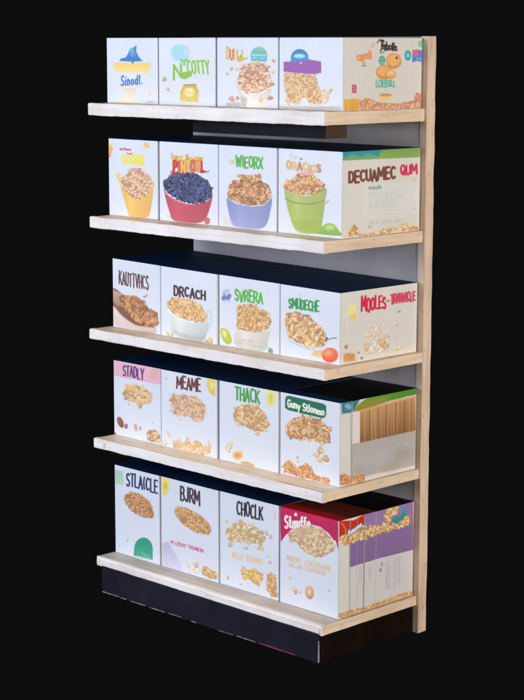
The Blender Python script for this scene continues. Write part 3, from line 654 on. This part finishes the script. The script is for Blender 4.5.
# ------------------------------------------------------------------ side artwork
def s0(s):
    s.poly([(150, 20), (158, 20), (158, 420), (150, 420)], (196, 200, 200), 'panel_print', op=.4)
    s.poly([(360, 160), (366, 160), (366, 420), (360, 420)], (190, 196, 200), 'panel_print', op=.35)
    s.ell(95, 90, 24, 20, (214, 196, 176), 'panel_print', op=.6, soft=14)
    s.line([(225, 85), (235, 68), (258, 72), (250, 100), (240, 132)], 5, (60, 40, 36), 'title_lettering')
    s.text('Tebolls', 240, 72, 320, 88, 42, 34, (64, 44, 38), w=7, gap=.1, jit=.05)
    s.line([(238, 118), (262, 110), (292, 114), (260, 124), (246, 135)], 4, (80, 60, 50), 'title_lettering')
    s.text('cupeli', 128, 128, 198, 118, 42, 42, (226, 140, 86), 'small_print', w=8); s.poly([(150, 150), (178, 148), (165, 168)], (226, 150, 96), 'small_print')
    s.scribble(152, 176, 172, 174, 12, (150, 110, 110)); s.line([(155, 195), (168, 195)], 10, (150, 120, 110), 'small_print', op=.7)
    s.ell(203, 95, 11, 15, (190, 186, 140), 'badge', op=.8)
    s.ell(248, 170, 17, 24, (90, 160, 140), 'badge'); s.scribble(238, 158, 262, 158, 9, (220, 240, 230), 'badge'); s.scribble(236, 176, 262, 176, 9, (220, 240, 230), 'badge')
    s.ell(258, 226, 40, 36, (206, 136, 72), 'biscuit_picture', wob=3); s.ell(256, 222, 32, 27, (228, 168, 100), 'biscuit_picture', soft=14)
    s.ell(288, 236, 28, 24, (214, 150, 84), 'biscuit_picture', wob=2); s.ell(290, 233, 20, 16, (236, 184, 118), 'biscuit_picture', soft=10)
    s.ell(304, 172, 37, 38, (204, 132, 68), 'biscuit_picture', wob=3); s.ell(304, 168, 30, 30, (232, 170, 98), 'biscuit_picture', soft=14)
    s.line([(280, 190), (292, 202), (312, 206)], 3, (176, 110, 60), 'biscuit_picture', op=.6)
    s.ell(318, 157, 6, 7, (130, 76, 44), 'biscuit_picture'); s.line([(226, 238), (262, 256), (300, 244)], 3, (170, 106, 60), 'biscuit_picture', op=.7)
    s.text('LCIEBSILL', 220, 268, 312, 266, 30, 30, (84, 176, 146), w=6, gap=.2, jit=.08); s.scribble(258, 308, 275, 308, 8, (110, 160, 150))
    s.text('RI', 106, 288, 124, 288, 36, 36, (206, 76, 110), 'small_print', w=7)
    s.ell(372, 145, 16, 26, (50, 160, 160), 'badge'); s.ell(372, 145, 8, 12, (120, 200, 190), 'badge')
    s.poly([(394, 118), (408, 132), (420, 116), (442, 122), (442, 178), (420, 172), (392, 178)], (70, 130, 206), 'badge'); s.poly([(394, 118), (420, 116), (424, 145), (400, 152)], (214, 96, 130), 'badge', soft=6); s.scribble(400, 155, 436, 155, 13, (206, 226, 246), 'badge')
    s.ell(432, 88, 12, 18, (120, 190, 150), 'badge')
    s.poly([(66, 358), (138, 352), (138, 418), (66, 418)], (222, 168, 66), 'printed_band', color2=(206, 150, 56)); s.line([(85, 355), (85, 418)], 4, (240, 200, 110), 'printed_band', op=.6); s.line([(112, 355), (112, 418)], 4, (196, 140, 50), 'printed_band', op=.6)
    s.ell(265, 348, 36, 20, (226, 190, 130), 'bowl_picture'); s.ell(265, 336, 30, 8, (196, 146, 86), 'bowl_picture')
    s.pile([(140, 365), (180, 352), (240, 375), (330, 378), (400, 365), (412, 325), (430, 330), (445, 360), (448, 410), (140, 415)], 11, [(214, 150, 100), (196, 126, 80), (230, 180, 130), (200, 130, 110)], (180, 120, 76), 'cereal_picture', dens=1.5)
    for y in (200, 225, 250): s.scribble(395, y, 430, y, 7, (190, 190, 190), op=.4)
def s1(s):
    s.poly([(60, 95), (440, 65), (445, 128), (60, 145)], (112, 146, 66), 'printed_band', color2=(134, 166, 84))
    s.poly([(60, 92), (250, 76), (245, 100), (228, 130), (60, 142)], (52, 140, 150), 'printed_band', wob=5); s.poly([(70, 130), (110, 112), (150, 128), (180, 108), (225, 122), (225, 134), (70, 142)], (100, 160, 110), 'printed_band', wob=3)
    s.text('DECUAMEC', 90, 196, 312, 180, 54, 52, (122, 72, 58), w=11, gap=.16, jit=.07, outline=(96, 56, 48), ow=.5)
    s.text('QUM', 338, 170, 415, 165, 42, 40, (206, 50, 86), w=12, gap=.16, jit=.08)
    s.poly([(160, 262), (425, 240), (425, 410), (160, 425)], (206, 210, 204), 'panel_print', op=.45, soft=16)
    s.text('nouk', 185, 265, 245, 262, 20, 18, (120, 150, 150), 'small_print', w=5)
    for i, y in enumerate((298, 318, 340, 358)): s.scribble(180, y, 350 - 35 * (i > 1), y - 8, 15, (160, 182, 180), op=.6)
    for y in (392, 410): s.line([(180, y), (360, y - 14)], 4, (190, 190, 180), 'small_print', op=.5)
    s.scribble(182, 440, 340, 428, 13, (160, 150, 140), op=.6); s.scribble(182, 460, 200, 458, 14, (130, 140, 130), op=.7)
    s.scribble(395, 237, 412, 236, 7, (120, 110, 110)); s.scribble(390, 372, 410, 370, 9, (150, 140, 130)); s.line([(437, 130), (438, 480)], 5, (150, 160, 110), 'small_print', op=.6)
    s.ell(125, 385, 16, 20, (214, 200, 180), 'panel_print', op=.5, soft=14)
    s.pile([(72, 512), (90, 480), (115, 458), (132, 475), (138, 505)], 14, CRISP, (206, 156, 96), 'cereal_picture', dens=1.5)
    s.pile([(140, 502), (200, 492), (290, 470), (330, 462), (350, 445), (385, 455), (438, 470), (438, 488), (300, 500), (150, 514)], 13, CRISP + [(232, 196, 150)], (222, 180, 130), 'cereal_picture', dens=1.3, back=.7)
def s2(s):
    s.poly([(82, 105), (90, 105), (90, 470), (82, 475)], (214, 206, 196), 'panel_print', op=.5)
    s.text('MOOLES', 165, 148, 292, 134, 72, 62, (206, 44, 72), w=15, gap=.16, jit=.1, outline=(170, 60, 70), ow=0)
    s.line([(297, 163), (312, 158)], 7, (190, 60, 70), 'title_lettering'); s.text('TRANVICLE', 320, 130, 448, 112, 48, 44, (206, 70, 90), w=10, gap=.16, jit=.06)
    s.poly([(92, 188), (135, 178), (138, 225), (92, 232)], (222, 216, 130), 'badge', soft=8); s.ell(122, 245, 20, 22, (226, 196, 130), 'badge', soft=8); s.scribble(105, 245, 138, 242, 10, (170, 130, 80), 'badge'); s.scribble(108, 262, 135, 260, 7, (170, 140, 100), 'badge')
    s.pile([(180, 440), (175, 370), (215, 290), (265, 285), (270, 330), (310, 370), (305, 420), (260, 440)], 22, [(222, 206, 180), (214, 190, 156), (230, 216, 196)], (222, 208, 186), 'cereal_picture', dens=1.0, back=.35)
    s.strew([(275, 385, 1.6), (190, 408, 1.4), (352, 290, .6), (345, 322, .6), (345, 345, .7), (300, 350, .9), (362, 408, 1), (340, 415, .9), (232, 290, 1), (290, 400, 1.3)], 15, [(214, 176, 130), (222, 196, 160), (206, 166, 120)])
    s.ell(363, 217, 11, 7, (170, 160, 156), 'small_print', rot=-20); s.scribble(200, 435, 235, 430, 12, (214, 190, 170), op=.7)
    s.poly([(68, 450), (80, 436), (130, 440), (135, 480), (72, 488)], (206, 146, 80), 'scattered_cereal', soft=10, wob=3); s.strew([(85, 400, .7), (82, 410, .6), (148, 435, .6), (165, 465, .6), (110, 455, 1)], 14, [(190, 130, 76), (150, 120, 100)])
    s.poly([(250, 445), (360, 425), (455, 395), (460, 425), (380, 450), (250, 462)], (226, 206, 176), 'panel_print', op=.5, soft=14)
    s.line([(370, 362), (450, 350)], 5, (214, 206, 196), 'small_print', op=.5); s.line([(450, 80), (455, 400)], 4, (206, 200, 180), 'small_print', op=.5)
def s3(s):
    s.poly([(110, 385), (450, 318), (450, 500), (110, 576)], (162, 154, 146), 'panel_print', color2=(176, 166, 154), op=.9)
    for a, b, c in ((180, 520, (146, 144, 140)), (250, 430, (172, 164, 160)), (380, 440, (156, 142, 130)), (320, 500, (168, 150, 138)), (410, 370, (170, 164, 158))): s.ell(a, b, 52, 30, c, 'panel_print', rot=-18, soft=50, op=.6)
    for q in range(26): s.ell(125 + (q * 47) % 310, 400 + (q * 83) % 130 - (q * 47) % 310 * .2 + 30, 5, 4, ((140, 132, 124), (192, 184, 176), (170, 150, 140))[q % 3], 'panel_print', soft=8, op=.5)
    s.poly([(112, 222), (156, 214), (156, 380), (112, 388)], (214, 202, 196), 'panel_print')
    s.poly([(155, 205), (300, 175), (450, 135), (450, 316), (155, 382)], (190, 140, 92), 'stripe_picture', color2=(130, 88, 48), dirv=(.2, 1))
    rnd = random.Random(4)
    for x in range(166, 446, 17):
        yt = 212 - (x - 155) * .24; yb = 378 - (x - 155) * .215
        s.line([(x + rnd.uniform(-3, 3), yt), (x + rnd.uniform(-3, 3), yb)], rnd.uniform(3, 9), rnd.choice([(212, 166, 110), (146, 94, 50), (226, 180, 120), (160, 106, 56), (200, 150, 96)]), 'stripe_picture', op=.32, soft=9)
    for x in (206, 252, 296, 345, 392, 428): s.line([(x, 190 - (x - 270) * .3), (x - 2, 355 - (x - 270) * .2)], 5, (92, 56, 30), 'stripe_picture', op=.6)
    s.poly([(150, 175), (190, 145), (280, 115), (380, 92), (455, 74), (455, 124), (380, 142), (290, 165), (200, 205), (112, 215)], (92, 150, 46), 'printed_band', color2=(70, 130, 40), dirv=(1, -.4), wob=2)
    s.poly([(120, 212), (140, 185), (195, 155), (290, 135), (300, 155), (220, 192), (160, 212)], (150, 130, 50), 'printed_band', op=.7, soft=14)
    s.line([(160, 212), (250, 185), (350, 158), (448, 136)], 12, (212, 150, 96), 'stripe_picture', op=.8)
    s.poly([(58, 170), (165, 130), (140, 182), (112, 222), (60, 228)], (50, 116, 120), 'printed_band', soft=10); s.ell(95, 190, 18, 16, (120, 170, 196), 'printed_band', soft=12); s.ell(80, 205, 14, 10, (60, 120, 160), 'printed_band', soft=8)
    s.line([(110, 225), (112, 574)], 4, (160, 150, 136), 'panel_print')
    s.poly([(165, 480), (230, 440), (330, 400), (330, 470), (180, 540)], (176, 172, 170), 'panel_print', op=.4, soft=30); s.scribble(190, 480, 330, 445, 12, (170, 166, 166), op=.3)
    s.pile([(50, 556), (70, 545), (110, 560), (180, 552), (180, 600), (50, 606)], 14, [(200, 136, 80), (180, 112, 60), (216, 160, 104)], (196, 130, 80), 'scattered_cereal', dens=1.5)
def s4(s):
    s.poly([(98, 255), (235, 215), (420, 150), (420, 298), (235, 345), (98, 388)], (134, 104, 150), 'printed_band', color2=(124, 96, 140))
    s.poly([(172, 118), (235, 98), (420, 48), (420, 160), (235, 215), (172, 240)], (146, 110, 160), 'printed_band')
    s.poly([(0, 150), (50, 152), (120, 148), (176, 118), (176, 240), (55, 240), (0, 235)], (196, 40, 30), 'printed_band', color2=(186, 52, 28))
    s.poly([(0, 150), (12, 150), (24, 235), (0, 235)], (200, 36, 90), 'printed_band')
    s.line([(60, 165), (80, 195), (75, 240)], 10, (226, 120, 60), 'printed_band', op=.6)
    s.pile([(50, 240), (72, 222), (130, 205), (176, 165), (180, 240), (120, 258), (70, 275)], 14, CRISP + [(222, 150, 60)], (196, 126, 50), 'cereal_picture', dens=1.6)
    s.pile([(176, 190), (205, 178), (232, 178), (275, 165), (300, 165), (400, 120), (410, 165), (330, 195), (235, 222), (180, 245)], 14, CRISP, (176, 116, 66), 'cereal_picture', dens=1.6)
    s.pile([(272, 150), (270, 110), (300, 88), (345, 78), (345, 110), (310, 130), (300, 155)], 15, CRISP, (196, 136, 76), 'cereal_picture', dens=1.4)
    s.poly([(308, 150), (330, 130), (355, 130), (375, 75), (385, 110), (372, 140), (330, 168)], (44, 150, 140), 'badge', color2=(40, 140, 130)); s.poly([(350, 80), (375, 68), (378, 100), (352, 112)], (96, 140, 176), 'badge', op=.7, soft=8)
    s.text('Aueues', 90, 202, 162, 152, 26, 26, (214, 216, 240), 'title_lettering', w=6, gap=.2, outline=(60, 40, 110), ow=3)
    s.poly([(98, 390), (235, 347), (420, 300), (420, 520), (235, 580), (98, 620)], (194, 188, 184), 'panel_print', op=.7)
    s.text('t3', 246, 365, 262, 362, 22, 22, (90, 66, 66), 'small_print', w=5) if False else s.scribble(246, 365, 262, 362, 18, (90, 60, 60), n=2, op=.9)
    s.scribble(246, 394, 262, 390, 16, (100, 70, 70), n=2, op=.9)
    for x, y0, y1 in ((152, 385, 470), (160, 382, 455), (195, 385, 440), (205, 382, 442), (282, 362, 495), (290, 358, 500), (299, 352, 498), (322, 345, 500), (331, 342, 475), (343, 338, 465), (351, 336, 462)):
        s.line([(x, y0), (x, y1)], 4, (150, 146, 150), 'small_print', op=.55)
    s.pile([(30, 625), (100, 605), (170, 590), (235, 568), (330, 530), (415, 508), (418, 530), (330, 560), (235, 592), (100, 630), (30, 645)], 12, [(206, 150, 80), (222, 176, 110), (186, 126, 66)], (206, 150, 86), 'scattered_cereal', dens=1.5)
    s.line([(98, 262), (98, 625)], 2.5, (150, 140, 130), 'panel_print')

# ------------------------------------------------------------------ layout tables
AY, DY = .0843, .414
ROWS = [
 dict(z=1.7403, xs=[-.008, .2327, .488, .7429, .9899], h=[1.9405] * 4, ys=[AY, DY]),
 dict(z=1.3897, xs=[-.0045, .2306, .4955, .7409, .9905], h=[1.631] * 4, ys=[AY, DY]),
 dict(z=1.0343, xs=[.0065, .2368, .4934, .7508, .9875], h=[1.2545, 1.2511, 1.2473, 1.2436], ys=[AY, DY]),
 dict(z=.6842, xs=[.0065, .2351, .4974, .7526, .991], h=[.9285] * 4, ys=[AY, .133, DY]),
 dict(z=.2950, xs=[.008, .2282, .4956, .7538, .9905], h=[.587] * 4, ys=[AY, .1321, .1646, .194, .2447, DY])]
FQ = [[[(106.86, 37.77), (158.42, 37.66), (158.91, 104.75), (107.64, 102.85)], [(158.42, 37.66), (216.72, 37.54), (216.86, 106.9), (158.91, 104.75)], [(216.72, 37.54), (279.03, 37.42), (278.76, 109.2), (216.86, 106.9)], [(279.03, 37.42), (343.74, 37.28), (343.03, 111.59), (278.76, 109.2)]],
 [[(108.78, 138.1), (158.71, 141.01), (159.29, 220.24), (109.7, 215.05)], [(158.71, 141.01), (218.69, 144.5), (218.83, 226.46), (159.29, 220.24)], [(218.69, 144.5), (278.12, 147.97), (277.81, 232.62), (218.83, 226.46)], [(278.12, 147.97), (342.8, 151.74), (341.96, 239.32), (277.81, 232.62)]],
 [[(112.45, 257.99), (160.96, 265.46), (161.46, 335.08), (113.26, 326.82)], [(160.96, 265.4), (218.43, 274.11), (218.56, 344.86), (161.46, 335.08)], [(218.43, 274.18), (280.07, 283.53), (279.79, 355.34), (218.56, 344.86)], [(280.07, 283.56), (340.64, 292.85), (339.95, 365.65), (279.79, 355.34)]],
 [[(113.64, 359.58), (161.34, 368.68), (161.9, 445.61), (114.52, 434.45)], [(161.34, 368.68), (219.54, 379.79), (219.68, 459.23), (161.9, 445.61)], [(219.54, 379.79), (280.09, 391.35), (279.77, 473.39), (219.68, 459.23)], [(280.09, 391.35), (340.51, 402.88), (339.69, 487.51), (279.77, 473.39)]],
 [[(115.17, 464.02), (160.65, 475.54), (161.31, 565.46), (116.19, 551.67)], [(160.65, 475.54), (219.33, 490.4), (219.49, 583.24), (161.31, 565.46)], [(219.33, 490.4), (279.93, 505.75), (279.55, 601.59), (219.49, 583.24)], [(279.93, 505.75), (339.24, 520.77), (338.28, 619.54), (279.55, 601.59)]]]
SQ = [[[(343.74, 37.28), (422.32, 37.82), (421.13, 108.82), (343.03, 111.59)]],
 [[(342.8, 151.74), (420.64, 147.2), (419.23, 230.97), (341.96, 239.32)]],
 [[(340.64, 292.85), (417.58, 282.2), (416.41, 351.9), (339.95, 365.65)]],
 [[(340.51, 402.88), (352.2, 400.53), (351.29, 484.62), (339.69, 487.51)], [(352.2, 400.53), (416.73, 387.56), (415.36, 468.66), (351.29, 484.62)]],
 [[(339.24, 520.77), (350.59, 517.73), (349.54, 615.89), (338.28, 619.54)], [(350.59, 517.73), (358.23, 515.69), (357.11, 613.44), (349.54, 615.89)], [(358.23, 515.69), (365.08, 513.85), (363.9, 611.24), (357.11, 613.44)], [(365.08, 513.85), (376.78, 510.72), (375.5, 607.49), (363.9, 611.24)], [(376.78, 510.72), (414.7, 500.56), (413.1, 595.31), (375.5, 607.49)]]]
FC = [[(100, 30, 8.733), (155, 30, 8.0615), (214, 30, 7.706), (274, 30, 7.278)],
 [(104, 132, 7.783), (155, 132, 7.147), (215, 135, 7.0), (274, 140, 6.861)],
 [(106, 250, 7.783), (157, 258, 7.606), (214, 265, 7.371), (274, 270, 7.0)],
 [(106, 352, 7.29), (157, 360, 6.868), (214, 370, 6.486), (274, 380, 6.25)],
 [(108, 458, 6.241), (156, 468, 5.735), (214, 482, 5.643), (272, 496, 5.474)]]
SCROP = [(330, 25, 4.764), (330, 130, 4.764), (330, 270, 5.24), (330, 370, 5.24), (330, 490, 5.0)]
FRONT = [[f00, f01, f02, f03], [f10, f11, f12, f13], [f20, f21, f22, f23], [f30, f31, f32, f33], [f40, f41, f42, f43]]
SIDE = [s0, s1, s2, s3, s4]
LABELS = [
 ['white cereal box with blue pointed emblem over a yellow band, leftmost on top shelf',
  'white cereal box with green lettering, pale blue disc and small yellow honey jar',
  'white cereal box with heaped oat bowl under blue-green dome badge, top shelf',
  'white cereal box with purple band, blue half-round badge and biscuit-picture side'],
 ['white cereal box showing a yellow jug-like bowl heaped with pinkish oats',
  'white cereal box showing a red bowl heaped with dark blueberries',
  'white cereal box showing a lavender blue bowl of brown rings under green lettering',
  'white cereal box showing tall green bowl, its cream side lettered in brown'],
 ['white cereal box with brown lettering over a spoon of brown cereal rings',
  'white cereal box showing a white cup of flakes under dark grey lettering',
  'white cereal box with round blue stamp, green lettering and a small lime',
  'white cereal box with green lettering, spoon of flakes and red apple'],
 ['white cereal box with a pink top band and purple lettering on the fourth shelf',
  'white cereal box with brown lettering, yellow corner patch and pinkish oat pile',
  'white cereal box with green lettering and pale yellow corner badge on the fourth shelf',
  'white cereal box with white lettering on dark green pill-shaped badge'],
 ['white cereal box with navy lettering and teal dome badge, leftmost on bottom shelf',
  'white cereal box with dark lettering, oval plate of flakes and lavender lower corner',
  'white cereal box with black lettering, directly left of the magenta-topped box',
  'white cereal box with magenta arched top and white lettering, bottom shelf']]
BACKLABELS = {(3, 1): 'deep box with brown striped side, behind the box with dark green badge',
 (4, 1): 'thin purple and white cereal box directly behind the magenta-topped box',
 (4, 2): 'thinnest purple and white cereal box, second behind the magenta-topped box',
 (4, 3): 'medium-thin purple and white cereal box touching the widest purple one in the row',
 (4, 4): 'widest purple and white box, with teal mark, next to the back panel'}
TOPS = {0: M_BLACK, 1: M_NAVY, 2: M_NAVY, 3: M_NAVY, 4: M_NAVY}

GAPS = {(3, 1): .0045, (0, 1): .0025, (4, 0): .001, (1, 0): .0015, (2, 1): .001, (3, 2): .0015, (4, 2): .002}
def carton(root, org, x0, x1, y0, y1, z0, z1, top, body=M_CARD, dz=0.0):
    """folded card carton with a closed lid: body, lid flap on top with its tuck seam"""
    bm = box(bmesh.new(), x0, x1, y0, y1, z0, z1 - .0012)
    def tilt(bm):
        for v in bm.verts:
            if v.co.z > (z0 + z1) / 2: v.co.z += dz * (v.co.x - x0) / (x1 - x0)
    tilt(bm)
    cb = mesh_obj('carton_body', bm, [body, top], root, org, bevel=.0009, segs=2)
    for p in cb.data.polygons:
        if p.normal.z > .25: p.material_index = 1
    bm = bmesh.new(); e = .0002
    ym = y0 + (y1 - y0) * .5
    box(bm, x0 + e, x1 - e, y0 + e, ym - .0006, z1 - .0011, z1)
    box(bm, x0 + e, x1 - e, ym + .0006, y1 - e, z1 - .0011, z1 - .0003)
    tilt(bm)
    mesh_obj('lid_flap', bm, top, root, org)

rj = random.Random(11)
for i, R in enumerate(ROWS):
    z0 = R['z'] + ZO + .0006
    for k in range(4):
        xa, xb = R['xs'][k], R['xs'][k + 1]; z1 = R['h'][k] + ZO
        g = .0023
        X0, X1 = xa + (g if k else 0), xb - (g if k < 3 else 0)
        segs = list(zip(R['ys'], R['ys'][1:])) if k == 3 else [(AY, DY)]
        for j, (ya, yb) in enumerate(segs):
            gy = .0009
            Y0, Y1 = ya + (gy if j else 0), yb - gy
            zt = z1 - (0.0 if j == 0 else (0, .0006, .0011, .0005, .0014)[j]); X1 = xb - (g if k < 3 else (0, .0012, .003, .0008, .0022)[j] if i == 4 else 0) - GAPS.get((i, k), 0)
            org = ((X0 + X1) / 2, (Y0 + Y1) / 2, z0)
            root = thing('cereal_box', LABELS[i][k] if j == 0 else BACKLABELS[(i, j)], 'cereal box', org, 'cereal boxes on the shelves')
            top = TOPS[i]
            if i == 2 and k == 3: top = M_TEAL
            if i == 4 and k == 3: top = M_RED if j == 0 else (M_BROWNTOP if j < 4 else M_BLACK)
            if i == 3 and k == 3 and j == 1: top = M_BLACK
            dz = -.0036 if i == 2 else 0.0
            carton(root, org, X0, X1, Y0, Y1, z0, zt, top, M_CARD, dz)
            if j == 0:
                s = Sheet(FQ[i][k], FC[i][k], X1 - X0 - .0016, zt - z0 - .0026, ink_front, [CARD] * 3)
                s.slope = dz
                FRONT[i][k](s)
                s.build(((X0 + .0008, Y0, zt - .0012), (1, 0, 0), (0, 0, -1), (0, -1, 0)), root, org)
            if k == 3:
                s = Sheet(SQ[i][j], SCROP[i], Y1 - Y0 - .0014, zt + dz - z0 - .0026, ink_side, [CARD] * 3)
                SIDE[i](s)
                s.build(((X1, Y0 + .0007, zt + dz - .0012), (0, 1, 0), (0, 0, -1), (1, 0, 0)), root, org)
            if k < 3: root.rotation_euler.z = math.radians(rj.uniform(-.22, .22)); root.location.y += rj.uniform(-.0025, .002)

# ------------------------------------------------------------------ the shelf unit
UO = (.5, .22, 0)
unit = thing('display_shelf', 'freestanding five-tier pale wood display shelf with grey back on dark plinth', 'shelf unit', UO)
bm = box(bmesh.new(), .022, .9848, .4187, .4520, 0.002, 1.943 + ZO); mesh_obj('back_panel', bm, M_PANEL, unit, UO, bevel=.001)
bm = box(bmesh.new(), .985, 1.0088, .4167, .4535, 0.001, 1.9445 + ZO); subdivided(bm, .012, 0, 1)
for i in range(1, 60):
    z = 0.001 + (1.9445 + ZO) * i / 60
    bmesh.ops.bisect_plane(bm, geom=list(bm.verts) + list(bm.edges) + list(bm.faces), plane_co=(0, 0, z), plane_no=(0, 0, 1))
from mathutils import noise
for v in bm.verts:
    d = noise.noise_vector(v.co * 20); v.co += Vector((d.x, d.y, d.z * .5)) * .0016
mesh_obj('side_post', bm, M_POST, unit, UO, smooth=False)
SH = [(-.001, 1.0, 1.7403, .036), (-.001, 1.0, 1.3897, .033), (-.010, 1.008, 1.0343, .030), (.004, 1.002, .6842, .029), (.004, 1.0, .2950, .029)]
for i, (x0, x1, z, th) in enumerate(SH):
    z += ZO
    last = i == 4
    bm = box(bmesh.new(), x0, x1, .0182, .4165, z - th + .0008, z)
    subdivided(bm, .02, .0006, i * 3.1, (.8, .2, .9))
    me = mesh_obj('shelf_board', bm, [M_TAUPE if last else M_WOODX, M_WOODY], unit, UO)
    for p in me.data.polygons:
        if p.normal.x > .7: p.material_index = 1
    # solid lip along the front, its end shows the same pale end grain
    bm = box(bmesh.new(), x0, x1, 0, .018, z - th, z + (.0008 if not last else .001))
    bev = .0075 if last else .0022
    bmesh.ops.bevel(bm, geom=[e for e in bm.edges if abs(e.verts[0].co.x - e.verts[1].co.x) > .5 and min(e.verts[0].co.y, e.verts[1].co.y) < .001]
                    + [e for e in bm.edges if last and e.verts[0].co.y < .001 and e.verts[1].co.y < .001 and abs(e.verts[0].co.z - e.verts[1].co.z) > .01], offset=bev, segments=3, affect='EDGES')
    subdivided(bm, .009, .0016, 5 + i * 2.3, (.4, .8, 1.0))
    lip = mesh_obj('front_lip', bm, [M_TRIM, M_WOODY, M_WOODX], me, (0, 0, 0))
    lip.matrix_parent_inverse.identity(); lip.location = (-UO[0], -UO[1], -UO[2])
    for p in lip.data.polygons:
        if p.normal.x > .7: p.material_index = 1
        elif p.normal.z > .8 and not last: p.material_index = 2
# beam below the top shelf
for zs, zb, ma, mb, xl in ((1.7403, 1.6655, M_BEAM, M_BEAMSIDE, .42),):
    bm = box(bmesh.new(), xl, .959, .05, .135, zb + ZO, zs + ZO - .033)
    b = mesh_obj('support_beam', bm, [ma, mb], unit, UO, bevel=.001)
    for p in b.data.polygons:
        if p.normal.x > .7: p.material_index = 1
# plinth
bm = box(bmesh.new(), .031, .990, .004, .4160, 0.002, .2950 + ZO - .0255)
pl = mesh_obj('plinth', bm, [M_PLINTH, M_PLSIDE], unit, UO, bevel=.0015)
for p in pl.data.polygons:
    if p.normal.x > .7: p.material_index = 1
bm = bmesh.new(); rc = random.Random(5)
def sliver(bm, p, q, w, y, seg=8):
    vs = []
    for t in range(seg + 1):
        x = p[0] + (q[0] - p[0]) * t / seg; zz = p[1] + (q[1] - p[1]) * t / seg
        ww = w * rc.uniform(.4, 1) * (0.3 if t in (0, seg) else 1)
        vs.append([bm.verts.new((x, y, zz - ww / 2)), bm.verts.new((x, y, zz + ww / 2)), bm.verts.new((x, y + .002, zz + ww / 2)), bm.verts.new((x, y + .002, zz - ww / 2))])
    for a, b2 in zip(vs, vs[1:]):
        for n in range(4): bm.faces.new([a[n], b2[n], b2[(n + 1) % 4], a[(n + 1) % 4]])
    bm.faces.new(vs[0][::-1]); bm.faces.new(vs[-1])
for a, b2 in ((.034, .118), (.124, .150), (.172, .243), (.262, .335), (.350, .412), (.455, .478), (.575, .640), (.655, .735)):
    bm = bmesh.new()
    zz = .0042 + rc.uniform(-.0006, .0012)
    sliver(bm, (a, zz), (b2, zz + rc.uniform(-.0008, .0008)), rc.uniform(.0014, .0032), .0025, 14)
    c = mesh_obj('chipped_edge', bm, M_CHIP, pl, (0, 0, 0)); c.location = (-UO[0], -UO[1], 0)
bm = bmesh.new(); sliver(bm, (.745, .006), (.90, .006), .003, .0025)
c = mesh_obj('chipped_edge', bm, M_CHIPR, pl, (0, 0, 0)); c.location = (-UO[0], -UO[1], 0)
bm = box(bmesh.new(), .9884, .9912, .0028, .0056, .006, .2950 + ZO - .045)
c = mesh_obj('corner_strip', bm, M_CHIP, pl, (0, 0, 0)); c.location = (-UO[0], -UO[1], 0)

# ------------------------------------------------------------------ camera
cam = bpy.data.cameras.new('camera'); co = bpy.data.objects.new('camera', cam); link(co)
x, y, z, yaw, pit, rol, f = 4.3549, -3.5735, 1.9187 + ZO, -.788, .1676, .0022, 1801.1
fw = Vector((math.sin(yaw) * math.cos(pit), math.cos(yaw) * math.cos(pit), -math.sin(pit)))
r = Vector((math.cos(yaw), -math.sin(yaw), 0)); u = r.cross(fw)
r2 = r * math.cos(rol) + u * math.sin(rol); u2 = -r * math.sin(rol) + u * math.cos(rol)
m = Matrix((r2, u2, -fw)).transposed().to_4x4(); m.translation = (x, y, z); co.matrix_world = m
cam.sensor_fit = 'HORIZONTAL'; cam.sensor_width = 36; cam.lens = f / 524 * 36; cam.clip_end = 100
SC.camera = co

# ------------------------------------------------------------------ light
def area(name, loc, target, sx, sy, power, color):
    l = bpy.data.lights.new(name, 'AREA'); l.shape = 'RECTANGLE'; l.size = sx; l.size_y = sy; l.energy = power; l.color = color
    o = bpy.data.objects.new(name, l); link(o); o.location = loc
    o.rotation_euler = (Vector(target) - Vector(loc)).to_track_quat('-Z', 'Y').to_euler()
area('front_softbox', (-.9, -4.6, 2.15), (.5, 0, .6), 2.6, 2.8, 326, (.715, .795, .985))
area('side_softbox', (5.3, -.55, 1.5), (1, .2, .85), 2.4, 2.6, 188, (1.0, .90, .79))
w = bpy.data.worlds.new('World'); SC.world = w; w.use_nodes = True
w.node_tree.nodes['Background'].inputs[0].default_value = (.0043, .0043, .0043, 1); w.node_tree.nodes['Background'].inputs[1].default_value = 1
SC.view_settings.view_transform = 'Standard'; SC.view_settings.look = 'None'; SC.view_settings.exposure = 0; SC.view_settings.gamma = 1
